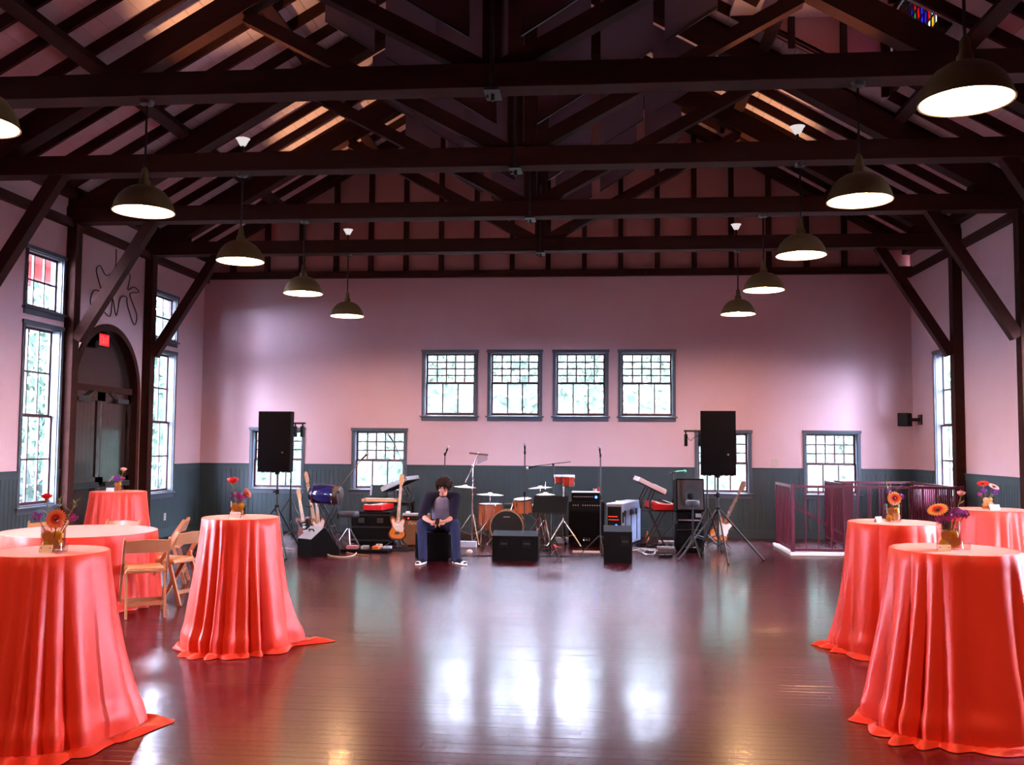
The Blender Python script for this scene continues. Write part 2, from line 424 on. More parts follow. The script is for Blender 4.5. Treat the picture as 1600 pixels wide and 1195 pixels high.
for a, b, z0, z1 in near_holes:
    make_window(wi, 'window of the end wall behind the viewer, %.1f m along' % (a+7), b-a, z1-z0, [(0, 1, 2, 2)], (b, NEAR, z0), PI); wi += 1
bpy.data.objects.remove(pane0)

# ---- arched double door
dr = thing('door_1', 'dark arched double door under the lit exit sign', 'door', (WL, AC, 0), 0, kind='structure')
def archpoly(rad, zr, z0, n=28):
    return [(rad*math.cos(PI*i/n), AZ + zr*math.sin(PI*i/n)) for i in range(n+1)] + [(-rad, z0), (rad, z0)]
tr = MB()
n = 28
for i in range(n):                            # arched casing
    a0, a1 = PI*i/n, PI*(i+1)/n
    q = [(AR*math.cos(a0), AZ+1.08*math.sin(a0)), (AR*math.cos(a1), AZ+1.08*math.sin(a1)), ((AR-.1)*math.cos(a1), AZ+.98*math.sin(a1)), ((AR-.1)*math.cos(a0), AZ+.98*math.sin(a0))]
    tr.prism(q, -.16, .03, 'yz')
for s in (-1, 1): tr.box(-.16, .03, s*AR - (.1 if s > 0 else 0), s*AR + (.1 if s < 0 else 0), 0, AZ)
tr.build('casing', M['timber'], dr)
lun = MB(); lun.prism([((AR-.08)*math.cos(PI*i/n), AZ+.08+.94*math.sin(PI*i/n)) for i in range(n+1)], -.15, -.11, 'yz')
lun.build('lunette', M['darkdoor'], dr)
tb = MB(); tb.box(-.17, -.06, -.97, .97, AZ, AZ+.10).box(-WT, -.04, -1.06, 1.06, 0, .03); tb.build('transom_bar', M['timber'], dr)
for s in (-1, 1):
    lf = MB()
    for k in range(8):
        a0 = .03 + k*.116; y0, y1 = sorted((s*a0, s*(a0+.112))); lf.box(-.15, -.105, y0, y1, .02, AZ)
    lf.box(-.16, -.12, *sorted((s*.02, s*.96)), .02, AZ)
    leaf = lf.build('door_leaf', M['darkdoor'], dr)
    r_ = MB()
    for z0, z1 in ((.02, .24), (1.02, 1.14), (AZ-.14, AZ)): r_.box(-.11, -.085, *sorted((s*.02, s*.96)), z0, z1)
    for a0, a1 in ((.02, .12), (.86, .96)): r_.box(-.11, -.085, *sorted((s*a0, s*a1)), .02, AZ)
    r_.build('rails', M['darkdoor'], leaf)
    pb = MB(); pb.rbox(-.085, -.03, *sorted((s*.1, s*.9)), .98, 1.06, .008); pb.build('panic_bar', M['blackmetal'], leaf)
    cl = MB(); cl.rbox(-.085, -.02, *sorted((s*.42, s*.78)), AZ-.16, AZ-.09, .01); cl.bar((-.04, s*.5, AZ-.1), (-.05, s*.25, AZ+.02), .02, .02); cl.build('door_closer', M['steel'], leaf)
# ---- trim rails round the room and corner/top plates
def rail(num, label, mb): tag(mb.build('trim_%d' % num, M['timber']), label, 'trim', kind='structure')
m = MB(); m.box(WL, WL+.10, NEAR, D, ZB-.06, ZB+.06); rail(1, 'dark timber rail along the side wall above the arched door', m)
m = MB(); m.box(WR-.10, WR, NEAR, D, ZB-.06, ZB+.06); rail(2, 'dark timber rail along the side wall above the stair railing', m)
m = MB(); m.box(WL-.05, WL+.14, NEAR, D, 5.26, 5.42); rail(3, 'dark timber wall plate under the eaves above the arched door', m)
m = MB(); m.box(WR-.14, WR+.05, NEAR, D, 5.26, 5.42); rail(4, 'dark timber wall plate under the eaves above the stair railing', m)
m = MB(); m.box(WL, WR, D-.12, D+.1, 4.905, 5.03); rail(5, 'dark timber plate across the top of the band wall', m)

# ---- gable over the band wall: boards between studs
gw = thing('wall_gable', 'reddish boarded gable with dark studs above the band wall', 'wall', (0, D, 0), kind='structure')
studs = [CX + .692*i for i in range(-10, 11) if WL+.3 < CX + .692*i < WR-.3]
edges = [WL-.15] + studs + [WR+.15]
for i in range(len(edges)-1):
    a, b = edges[i], edges[i+1]
    za, zb = deckz(a)+.02, deckz(b)+.02
    if max(za, zb) < 5.03: continue
    p = MB(); pts = [(a, 5.0), (b, 5.0), (b, max(zb, 5.01)), (a, max(za, 5.01))]
    p.prism(pts, .05, .09, 'xz'); p.build('gable_board', M['gable'], gw)
for x in studs:
    z1 = deckz(x) - .02
    if z1 < 5.1: continue
    p = MB(); p.box(x-.045, x+.045, -.06, .06, 5.0, z1); p.build('stud', M['timber'], gw)
for s in (-1, 1):
    xe = WL if s < 0 else WR
    p = MB(); p.bar((CX, -.05, deckz(CX)-.1), (xe, -.05, deckz(xe)-.1), .12, .2, (0, 1, 0)); p.v = p.v; p.build('barge_rafter', M['timber'], gw)

# ---- roof slopes: deck, common rafters, purlins
DX0, DX1, DYa, DYb = CX+3.06, CX+4.90, 11.02, 13.24         # dormer opening
DZ = 7.62                                                   # dormer ceiling
for s, nm, lab in ((-1, 'ceiling', 'sloping board roof above the arched door'), (1, 'ceiling', 'sloping board roof above the stair railing, with the dormer')):
    xe = (WL-.35) if s < 0 else (WR+.35)
    def slab(mb, xa, xb, ya, yb, t=.04):
        mb.add([(xa, ya, deckz(xa)), (xb, ya, deckz(xb)), (xb, yb, deckz(xb)), (xa, yb, deckz(xa)), (xa, ya, deckz(xa)+t), (xb, ya, deckz(xb)+t), (xb, yb, deckz(xb)+t), (xa, yb, deckz(xa)+t)],
               [(0,1,2,3),(7,6,5,4),(0,4,5,1),(1,5,6,2),(2,6,7,3),(3,7,4,0)])
    dk = MB()
    nb = 40
    for i in range(nb):                                     # deck boards, lightly stepped
        xa, xb = CX + (xe-CX)*i/nb, CX + (xe-CX)*(i+1)/nb
        xb -= s*.006
        if s > 0 and DX0 < (xa+xb)/2 < DX1:
            slab(dk, xa, xb, NEAR, DYa); slab(dk, xa, xb, DYb, D+.3)
        else: slab(dk, xa, xb, NEAR, D+.3)
    slab(dk, CX, xe, NEAR-.3, NEAR); 
    o = dk.build(nm, M['deck']); tag(o, lab, 'ceiling', kind='structure')
    cov = MB()
    def cslab(ya, yb, xa, xb): 
        cov.add([(xa, ya, deckz(xa)+.05), (xb, ya, deckz(xb)+.05), (xb, yb, deckz(xb)+.05), (xa, yb, deckz(xa)+.05), (xa, ya, deckz(xa)+.10), (xb, ya, deckz(xb)+.10), (xb, yb, deckz(xb)+.10), (xa, yb, deckz(xa)+.10)],
               [(0,1,2,3),(7,6,5,4),(0,4,5,1),(1,5,6,2),(2,6,7,3),(3,7,4,0)])
    if s > 0:
        cslab(NEAR-.3, DYa, CX, xe); cslab(DYb, D+.3, CX, xe); cslab(DYa, DYb, CX, DX0); cslab(DYa, DYb, DX1, xe)
    else: cslab(NEAR-.3, D+.3, CX, xe)
    cov.build('roof_cover', M['timber'], o)
    far = MB(); y = NEAR + .3; ang = math.atan(SL)
    while y < D - .2:
        tgt = MB() if y > 5.0 else far
        segs = [(CX + s*.03, xe)]
        if s > 0 and DYa - .05 < y < DYb + .05 and DYa+.1 < y < DYb-.1: segs = [(CX + .03, DX0), (DX1, xe)]
        for xa, xb in segs:
            tgt.bar((xa, y, deckz(xa)-.072), (xb, y, deckz(xb)-.072), .05, .145, (0, 1, 0) if False else (0, 0, 1))
        if y > 5.0: tgt.build('common_rafter', M['timber'], o)
        y += BAY / 4
    far.build('common_rafters', M['timber'], o)
    for xr in (5.08, 3.27):
        x = CX + s*xr
        for k in range(-3, 5):
            ya, yb = T[k], T[k+1]
            p = MB(); p.bar((x, ya+.004, rafz(x)+.43), (x, yb-.004, rafz(x)+.43), .15, .17, (s*SL, 0, 1)); p.build('purlin', M['timber'], o)
rb = MB(); rb.box(CX-.03, CX+.03, NEAR, D, deckz(CX)-.34, deckz(CX)-.02); tag(rb.build('trim_6', M['timber']), 'dark timber ridge board at the roof peak', 'trim', kind='structure')

# ---- dormer in the roof slope with leaded stained glass
dm = thing('dormer', 'roof dormer with coloured stained glass high on the stair side', 'dormer', (0, 0, 0), kind='structure')
for yy, nm in ((DYa, 'near'), (DYb, 'far')):
    q = MB(); pts = [(DX0-.1, DZ), (DX1+.12, DZ), (DX1+.12, deckz(DX1)-.05), (DX0-.1, deckz(DX0-.1)-.02)]
    if nm == 'near': q.prism(pts, yy-.05, yy, 'xz')
    else: q.prism(pts, yy, yy+.05, 'xz')
    q.build('dormer_cheek', M['gable'], dm)
    st = MB()
    for x in (DX0+.55, DX0+1.25, DX1-.05):
        st.box(x-.045, x+.045, yy if nm == 'near' else yy-.05, yy+.05 if nm == 'near' else yy, deckz(x)-.1, DZ)
    st.build('dormer_studs', M['timber'], dm)
q = MB(); q.box(DX0-.3, DX1+.3, DYa-.1, DYb+.1, DZ, DZ+.05); q.build('dormer_roof', M['deck'], dm)
GY0, GY1, GZ0, GZ1 = 11.12, 13.12, deckz(DX1)+.14, DZ-.10
q = MB()
for a in wall_panels(DYa, DYb, deckz(DX1)-.05, DZ, [(GY0, GY1, GZ0, GZ1)]): q.box(DX1, DX1+.06, a[0], a[1], a[2], a[3])
q.build('dormer_front', M['timber'], dm)
cols = {'red': (0.13, .006, .005), 'blue': (.005, .012, .13), 'green': (.012, .07, .03), 'yellow': (.16, .10, .01), 'clear': (.17, .17, .16)}
for k, c in cols.items(): M['sg_'+k] = glassmat('stained_glass_'+k, c, .05)
nc, nr = 16, 5
pat = ['blue', 'red', 'green', 'blue', 'green', 'red']
base_pane = {}
for i in range(nc):
    for j in range(nr):
        c = ('clear', 'yellow')[(i + j) % 3 == 0] if j == 0 else ('red' if (i % 5 == 2) else pat[(i*2 + j*3) % 6])
        if j == 1 and i % 2: c = ('clear', 'red', 'blue')[i % 3]
        cy, cz = GY0 + (GY1-GY0)*(i+.5)/nc, GZ0 + (GZ1-GZ0)*(j+.5)/nr
        if c not in base_pane:
            q = MB(); q.box(-.004, .004, -.5, .5, -.5, .5); base_pane[c] = q.build('stained_pane', M['sg_'+c], dm)
            o = base_pane[c]
        else: o = piece('stained_pane', base_pane[c], dm, (0, 0, 0))
        o.location = (DX1+.03, cy, cz); o.scale = (1, (GY1-GY0)/nc - .016, (GZ1-GZ0)/nr - .016)
q = MB()
for i in range(1, nc): q.box(DX1+.02, DX1+.04, GY0+(GY1-GY0)*i/nc-.008, GY0+(GY1-GY0)*i/nc+.008, GZ0, GZ1)
for j in range(1, nr): q.box(DX1+.021, DX1+.039, GY0, GY1, GZ0+(GZ1-GZ0)*j/nr-.008, GZ0+(GZ1-GZ0)*j/nr+.008)
q.build('lead_cames', M['steel'], dm)

# ---- roof trusses: tie beam, posts, knee braces, principal rafters, king post, diagonals, acoustic panels
ordn = {4: 'farthest timber roof truss, just before the band wall', 3: 'second timber roof truss out from the band wall', 2: 'third timber roof truss out from the band wall', 1: 'fourth timber roof truss out from the band wall', 0: 'fifth timber roof truss, above the standing tables', -1: 'sixth timber roof truss out from the band wall', -2: 'seventh timber roof truss out from the band wall'}
def make_truss(k):
    r = thing('truss', ordn[k], 'roof truss', (CX, T[k], 0), kind='structure')
    hl, hr = WL - CX, WR - CX
    b = MB(); b.rbox(hl, hr, -.125, .125, ZB, ZB+.225, .008); b.build('tie_beam', M['timber'], r)
    for s, xe in ((-1, hl), (1, hr)):
        p = MB(); p.rbox(*sorted((xe, xe - s*.15)), -.085, .085, 0, 5.27, .006); p.build('post', M['timber'], r)
        p = MB(); p.bar((xe - s*.17, 0, 3.18), (xe - s*1.28, 0, ZB+.06), .15, .15, (0, 1, 0)); p.build('knee_brace', M['timber'], r)
        z0 = rafz(CX + xe)
        p = MB(); p.bar((xe, 0, z0+.19), (0, 0, 8.72+.19), .22, .30, (0, 0, 1)); p.build('principal_rafter', M['timber'], r)
        p = MB(); p.rbox(*sorted((xe - s*.2, xe - s*.75)), -.1, .1, ZB+.22, ZB+.36, .03); p.build('heel_block', M['timber'], r)
        p = MB(); p.bar((s*.08, 0, 5.08), (s*3.25, 0, 6.80), .16, .17, (0, 1, 0)); p.build('diagonal', M['timber'], r)
        for a in (.24, .985, 1.73):
            c = a + .61
            lo = lambda x: 5.33 + .63*x
            hi = lambda x: 8.72 - SL*x - .01
            if lo(c) > hi(c):
                c = (8.72 - 5.33) / (SL + .63) - .02
            pts = [(s*a, lo(a)), (s*c, lo(c)), (s*c, hi(c)), (s*a, hi(a))]
            q = MB(); q.prism(pts, .135, .165, 'xz'); q.build('acoustic_panel', M['baffle'], r)
            q = MB(); q.bar((s*a, .15, lo(a)-.006), (s*c, .15, lo(c)-.006), .034, .012, (0, 0, 1)); q.build('panel_edge', M['steel'], r)
    p = MB(); p.rbox(-.09, .09, -.1, .1, ZB+.2, 8.8, .006); p.build('king_post', M['timber'], r)
    p = MB(); p.box(-.02, .02, -.132, -.1, ZB-.02, 6.0).box(-.07, .07, -.14, .14, ZB-.03, ZB-.001).cyl((0, -.02, ZB-.09), (0, -.02, ZB-.02), .02, n=8).cyl((-.05, 0, ZB-.06), (-.05, 0, ZB-.02), .014, n=8)
    p.build('iron_strap', M['steel'], r)
    return r
for k in range(4, -3, -1): make_truss(k)

# ---- outside: ground, shrubs, and porches and hedges shaped to limit the daylight
g = MB(); g.add([(-60, -60, -.3), (60, -60, -.3), (60, 80, -.3), (-60, 80, -.3)], [(0, 1, 2, 3)])
tag(g.build('ground', M['ground']), 'pale ground outside the hall windows', 'ground', kind='structure')
M['porchred'] = mat('porch_red_paint', (0.42, 0.085, 0.085), 0.6, var=.12, scale=4)
def porch(sg, xw, label):
    t = thing('porch', label, 'porch', (xw, 0, 0), 0, kind='structure')
    X = lambda d: sg*d
    y0, y1 = 11.3, 18.6
    q = MB(); q.box(*sorted((X(WT), X(2.95))), y0, y1, 4.92, 5.02); q.build('soffit', M['porchred'], t)
    q = MB(); q.box(*sorted((X(2.45), X(2.70))), y0, y1, 4.66, 4.92); q.build('beam', M['porchred'], t)
    for ya, yb in ((11.3, 11.7), (14.55, 16.15), (18.2, 18.6)):  # wide middle pier placed to keep daylight off the band wall's middle
        q = MB(); q.rbox(*sorted((X(2.40), X(2.75))), ya, yb, -.3, 4.66, .01); q.build('pier', M['porchred'], t)
        q = MB(); q.rbox(*sorted((X(2.34), X(2.81))), ya-.06, yb+.06, 4.46, 4.66, .01); q.build('pier_cap', M['porchred'], t)
    q = MB(); q.box(*sorted((X(WT), X(2.9))), y0, y1, -.3, -.12); q.build('porch_deck', M['ground'], t)
porch(-1, WL, 'red painted porch outside the arched door wall, its piers placed to block daylight')
porch(1, WR, 'unseen red porch added outside the stair side wall to block daylight')  # unseen mirror of the other porch, added to shape the window light
def leaf_clump(name, label, c, rad, n, seed, m, group=None):
    rr = random.Random(seed); mb = MB()
    for i in range(n):
        while True:
            p = Vector((rr.uniform(-1, 1), rr.uniform(-1, 1), rr.uniform(-1, 1)))
            if p.length < 1: break
        p = Vector((p.x*rad[0], p.y*rad[1], p.z*rad[2])) + Vector(c)
        if p.z < -.25: continue
        s_ = rr.uniform(.07, .16); R_ = Euler((rr.uniform(0, 6), rr.uniform(0, 6), rr.uniform(0, 6))).to_matrix()
        a, b = R_ @ Vector((s_, 0, 0)), R_ @ Vector((0, s_*.6, 0))
        mb.add([p-a, p-b, p+a, p+b], [(0, 1, 2, 3)])
    root = thing(name, label, 'tree' if 'tree' in name else 'shrub', (c[0], c[1], -.3), 0, group)
    lv = mb.build('foliage', m, root); lv.location = (-c[0], -c[1], .3); lv['kind'] = 'stuff'
    t = MB(); t.tube([(0, 0, 0), (.05, .02, (c[2]+.3)*.5), (0, 0, c[2]+.3)], [.13, .1, .05], 8); t.build('trunk', M['timber'], root)
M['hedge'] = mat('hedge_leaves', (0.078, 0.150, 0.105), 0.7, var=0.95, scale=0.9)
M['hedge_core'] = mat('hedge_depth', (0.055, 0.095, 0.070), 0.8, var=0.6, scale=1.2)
hg = thing('tall_hedge', 'tall green hedge seen through the windows behind the band, raised to screen the sky', 'hedge', (-1.5, 25.5, -.3))
rr = random.Random(21); mb = MB(); core = MB()
def htop(x): return 5.92 + .30*math.sin(x*.9) + .22*math.sin(x*2.3 + 1) + .12*math.sin(x*5.1)  # height set to keep bright sky out of the floor reflections
nx = 60; vs = []
for i in range(nx+1):
    x = -13 + 26*i/nx
    for k in range(7):
        z = htop(x-1.5)*.93*k/6; vs.append((x, -.15 + .5*(k/6)**3 + .15*math.sin(x*3+k), z))
core.add(vs, [(i*7+k, (i+1)*7+k, (i+1)*7+k+1, i*7+k+1) for i in range(nx) for k in range(6)])
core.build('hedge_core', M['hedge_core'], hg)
for i in range(17000):
    x = rr.uniform(-13, 13); h = htop(x-1.5); z = h*rr.random()**.8; y = rr.uniform(-.45, .25)
    s_ = rr.uniform(.06, .15); R_ = Euler((rr.uniform(0, 6), rr.uniform(0, 6), rr.uniform(0, 6))).to_matrix(); a_, b_ = R_ @ Vector((s_, 0, 0)), R_ @ Vector((0, s_*.6, 0)); p = Vector((x, y, z))
    mb.add([p-a_, p-b_, p+a_, p+b_], [(0, 1, 2, 3)])
o = mb.build('foliage', M['hedge'], hg); o['kind'] = 'stuff'
hg = thing('tall_hedge', 'tall green hedge added outside the wall with the arched door to screen the sky', 'hedge', (-13.6, 19.2, -.3))  # added beyond the porch to cut window glare on the floor
mb = MB(); core = MB(); vs = []
for i in range(41):
    y = -5.4 + 10.8*i/40
    for k in range(7): vs.append((-.15 - .5*(k/6)**3 - .15*math.sin(y*3+k), y, (htop(y+4)+1.8)*.92*k/6))
core.add(vs, [(i*7+k, i*7+k+1, (i+1)*7+k+1, (i+1)*7+k) for i in range(40) for k in range(6)])
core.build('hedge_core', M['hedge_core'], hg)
for i in range(8000):
    y = rr.uniform(-5.4, 5.4); z = (htop(y+4)+1.8)*rr.random()**.8
    s_ = rr.uniform(.07, .16); R_ = Euler((rr.uniform(0, 6), rr.uniform(0, 6), rr.uniform(0, 6))).to_matrix(); a_, b_ = R_ @ Vector((s_, 0, 0)), R_ @ Vector((0, s_*.6, 0)); p = Vector((rr.uniform(-.25, .45), y, z))
    mb.add([p-a_, p-b_, p+a_, p+b_], [(0, 1, 2, 3)])
o = mb.build('foliage', M['hedge'], hg); o['kind'] = 'stuff'
for i, (c, rd, lb) in enumerate([((-11.7, 18.4, .4), (1.0, .9, 1.0), 'round shrub outside the tall window before the arched door'), ((-11.2, 22.3, .4), (1.0, 1.0, 1.0), 'round shrub outside the tall window beyond the arched door')]):
    leaf_clump('garden_shrub', lb, c, rd, 500, 40+i, M['leafy'])

# ================================================================ THINGS ON WALLS AND ROOF
M['lampshade'] = mat('olive_enamel', (0.105, 0.068, 0.024), 0.4, var=0.15, scale=6)
M['lampwhite'] = mat('white_enamel', (0.90, 0.93, 0.96), 0.5, var=0.02)
M['bulb'] = mat('warm_bulb', (1, .9, .7), 0.5, emit=(1.0, .74, .42), estr=60.0)
M['lampbulb'] = mat('pendant_bulb', (1, .9, .7), 0.5, emit=LAMP_COL, estr=BULB)
M['white'] = mat('white_plastic', (0.80, 0.76, 0.78), 0.35, var=0.04)
M['exit'] = mat('exit_face', (0.5, 0.01, 0.01), 0.4, emit=(1.0, .012, .02), estr=1.3)
M['exitlet'] = mat('exit_letters', (0.6, 0.1, 0.1), 0.4, emit=(1.0, .10, .10), estr=1.6)
def point_light(name, loc, watt, col, radius, spot=None, rot=None, blend=0.6):
    L = bpy.data.lights.new(name, 'SPOT' if spot else 'POINT'); L.energy = watt; L.color = col; L.shadow_soft_size = radius
    if spot: L.spot_size = spot; L.spot_blend = blend
    o = bpy.data.objects.new(name, L); COL.objects.link(o); o.location = loc
    if rot: o.rotation_euler = rot
    return o
def make_pendant():
    t = thing('pendant_lamp', '', 'lamp')
    R_, H_ = .275, .245                        # origin at the rim plane
    out = [(R_*1.0, 0), (R_*1.0, .012), (R_*.985, .035), (R_*.93, .085), (R_*.82, .14), (R_*.66, .19), (R_*.46, .225), (R_*.25, .243), (.052, .25)]
    m = MB(); m.lathe(out, n=40); m.build('lamp_shade', M['lampshade'], t, smooth=50)
    m = MB(); m.lathe([(r-.006, z-.002 if z > .02 else z) for r, z in out[:-1]] + [(.0, .244)], n=40); m.build('reflector', M['lampwhite'], t, smooth=60)
    m = MB(); m.lathe([(R_-.004, 0), (R_+.006, -.004), (R_+.008, .006), (R_-.0, .014)], n=40, close=True); m.build('rim', M['lampshade'], t, smooth=60)
    m = MB(); m.lathe([(0, .245), (.055, .245), (.05, .29), (.034, .32), (.03, .39), (.014, .42), (0, .42)], n=20); m.build('socket_neck', M['lampshade'], t, smooth=40)
    m = MB(); m.cyl((0, 0, .41), (0, 0, ZB - 3.8388 - .02), .011, n=8); m.build('stem', M['blackmetal'], t, smooth=40)
    m = MB(); m.lathe([(0, ZB-3.8388), (.07, ZB-3.8388), (.06, ZB-3.8388-.035), (.018, ZB-3.8388-.05), (0, ZB-3.8388-.05)], n=16); m.build('ceiling_canopy', M['steel'], t, smooth=40)
    m = MB(); m.ball((0, 0, .108), (.080, .080, .082), 20, 14); m.build('bulb', M['lampbulb'], t, smooth=True)
    m = MB(); m.cyl((0, 0, .185), (0, 0, .245), .026, n=12); m.build('bulb_socket', M['lampwhite'], t, smooth=40)
    return t
pend0 = make_pendant()
side_txt = {-1: 'door-side row', 1: 'stair-side row'}
ord_txt = {4: 'farthest', 3: 'second farthest', 2: 'middle', 1: 'second nearest', 0: 'nearest', -1: 'sixth', -2: 'seventh'}
first = True
for sx, X in ((-1, -4.222), (1, 2.271)):
    for k in (4, 3, 2, 1, 0, -1, -2):  # negative bays are unseen lamps, added to warm the table fronts
        o = pend0 if first else dup(pend0)
        first = False
        o.location = (X, T[k], 3.8388)
        tag(o, ('olive dome pendant lamp, %s of the five in view in the %s' if k >= 0 else 'added olive dome lamp outside the view, %s from the band wall in the %s') % (ord_txt[k], side_txt[sx]), 'lamp', 'olive dome pendant lamps')
# uplights standing on the beams
M['upcup'] = mat('lit_glass_cup', (0.8, .78, .8), .3, emit=(1.0, .93, .92), estr=.75)
def make_uplight():
    t = thing('uplight', '', 'lamp')
    m = MB(); m.cyl((0, 0, 0), (0, 0, .015), .05, n=16); m.cyl((0, 0, .015), (0, 0, .12), .016, n=10); m.build('stem', M['steel'], t, smooth=40)
    m = MB(); m.lathe([(0, .115), (.03, .118), (.045, .14), (.07, .19), (.085, .205), (.078, .207), (.06, .19), (.03, .15), (0, .145)], n=24); m.build('reflector_cup', M['upcup'], t, smooth=50)
    m = MB(); m.ball((0, 0, .168), .026, 12, 8); m.build('bulb', M['bulb'], t, smooth=True)
    return t
up0 = make_uplight(); first = True
for k in (2, 4):
    for sx, X in ((-1, -4.235), (1, 2.253)):
        o = up0 if first else dup(up0); first = False
        o.location = (X, T[k] + .02, ZB + .225)
        tag(o, 'small white uplight on the %s, %s' % ('beam nearest the band wall' if k == 4 else 'middle tie beam', 'door side' if sx < 0 else 'stair side'), 'uplight', 'white uplights on the tie beams')
        point_light('uplight_light', (X, T[k] + .02, ZB + .225 + .215), UP_W, (1.0, .58, .25), .035, spot=math.radians(95), rot=(PI, 0, 0), blend=.5)

# exit sign with emergency heads
t = thing('exit_sign', 'small lit red exit sign high in the door arch', 'sign', (WL+.06, 14.36, 3.18), 0)
m = MB(); m.rbox(-.12, -.02, -.16, .16, 0, .21, .008); m.build('housing', M['black'], t)
m = MB(); m.box(-.021, -.015, -.145, .145, .015, .195); m.build('face', M['exit'], t)
m = MB()
def strokes(mb, segs, y0, z0, w, h, x, th=.02):
    for (a, b, c, d) in segs: mb.bar((x, y0 + a*w, z0 + b*h), (x, y0 + c*w, z0 + d*h), th, .004, (1, 0, 0))
LET = {'E': [(0,0,0,1),(0,1,1,1),(0,.5,.8,.5),(0,0,1,0)], 'X': [(0,0,1,1),(0,1,1,0)], 'I': [(.5,0,.5,1)], 'T': [(0,1,1,1),(.5,0,.5,1)]}
for i, ch in enumerate('EXIT'): strokes(m, LET[ch], -.115 + i*.062, .05, .042, .11, -.013, .012)
m.build('lettering', M['exitlet'], t)
for y in (-.24,):
    m = MB(); m.cyl((-.07, -.17, .06), (-.07, y+.03, .04), .012, n=8).cyl((-.09, y, .03), (0, y, .02), .045, .055, n=14); m.build('emergency_head', M['black'], t, smooth=40)
# wire star outline hanging on the wall
ST_P = [(14.66,4.79),(14.64,4.48),(14.38,4.31),(14.18,4.43),(14.07,4.35),(14.15,4.19),(14.24,4.04),(14.05,4.03),(13.95,3.92),(13.96,3.77),(14.3,3.74),(14.54,3.69),(14.6,3.98),(14.73,3.72),(14.84,4.02),(15.04,4.07),(15.09,3.93),(15.33,3.65),(15.42,3.81),(15.26,4.0),(15.16,4.15),(15.46,4.22),(15.28,4.28),(15.08,4.2),(15.14,4.44),(14.97,4.47),(14.8,4.51),(14.66,4.46)]
def smooth_path(pts, sub=4):
    out = []; n = len(pts)
    for i in range(n - 1):
        p0, p1, p2, p3 = (Vector(pts[max(i-1, 0)]), Vector(pts[i]), Vector(pts[i+1]), Vector(pts[min(i+2, n-1)]))
        for j in range(sub):
            s = j / sub
            out.append(0.5*((2*p1) + (p2-p0)*s + (2*p0-5*p1+4*p2-p3)*s*s + (3*p1-p0-3*p2+p3)*s**3))
    out.append(Vector(pts[-1])); return out
m = MB(); m.tube(smooth_path([(WL+.03, a, b) for a, b in ST_P], 4), .009, 6)
o = m.build('wire_star', M['blackmetal'], smooth=50); tag(o, 'dark wire star outline hung on the wall above the arched door', 'decoration')
# plates and wall loudspeaker
m = MB(); m.rbox(-.06, .06, -.012, 0, -.06, .06, .004); m.box(-.012, .012, -.018, -.01, -.02, .02)
o = m.build('switch_plate', M['plate']); o.location = (3.27, D, 1.40); tag(o, 'ivory switch plate on the band wall above the wainscot', 'switch')
m = MB(); m.rbox(0, .012, -.04, .04, -.065, .065, .004); m.box(.01, .016, -.02, .02, .01, .035).box(.01, .016, -.02, .02, -.035, -.01)
o = m.build('socket_plate', M['plate']); o.location = (WL+.014, 17.72-1.0, .36); tag(o, 'ivory socket plate low on the wainscot near the room corner', 'socket')
t = thing('wall_speaker', 'small black loudspeaker on a wall bracket near the room corner', 'loudspeaker', (WR-.28, 17.8, 2.19), 0)
m = MB(); m.rbox(-.09, .09, -.11, .11, -.12, .12, .012); m.xf(Matrix.Rotation(-.7, 4, 'Z')); m.build('cabinet', M['black'], t)
m = MB(); m.box(.08, .27, -.03, .03, -.03, .03).box(.255, .279, -.09, .09, -.09, .09); m.build('bracket', M['blackmetal'], t)

# ---- stair railing
t = thing('stair_railing', 'maroon metal railing with balusters round the stair opening', 'railing', (3.05, 15.50, 0), 0)
def rail_run(p, q, z1=1.07, z0=.09, step=.115, thick=.022, posts=(True, True)):
    p, q = Vector((*p, 0)), Vector((*q, 0)); d = q - p; L = d.length; e = d / L
    m = MB(); m.bar(p + Vector((0, 0, z1)), q + Vector((0, 0, z1)), .05, .04); m.build('top_rail', M['maroon'], t)
    m = MB(); m.bar(p + Vector((0, 0, z0)), q + Vector((0, 0, z0)), .04, .035); m.build('bottom_rail', M['maroon'], t)
    n = max(2, round(L / step))
    for i in range(1, n):
        c = p + e * (L * i / n)
        m = MB(); m.box(c.x - thick/2, c.x + thick/2, c.y - thick/2, c.y + thick/2, z0, z1); m.build('baluster', M['maroon'], t)
    for on, c in zip(posts, (p, q)):
        if on: m = MB(); m.rbox(c.x - .027, c.x + .027, c.y - .027, c.y + .027, 0, z1 + .03, .004); m.build('post', M['maroon'], t)
rail_run((0, .03), (2.58, .03), step=.20, z1=1.07)
rail_run((0, .06), (0, 1.35), step=.125)
rail_run((1.18, 2.15), (2.50, 2.15), step=.19)
rail_run((2.50, .06), (2.50, 2.12), step=.10)
rail_run((1.00, .85), (1.00, 2.12), step=.115)
m = MB(); m.rbox(.92, 1.06, .50, .64, 0, 1.12, .006); m.build('newel_post', M['maroon'], t)
m = MB(); m.bar((.02, .30, .80), (1.02, .30, .19), .045, .04); m.build('stair_handrail', M['maroon'], t)
m = MB(); m.rbox(-.06, 2.64, -.05, .10, 0, .05, .006); m.build('curb', M['white'], t)
m = MB(); m.rbox(-.06, .06, .10, 1.42, 0, .05, .006); m.build('curb', M['white'], t)

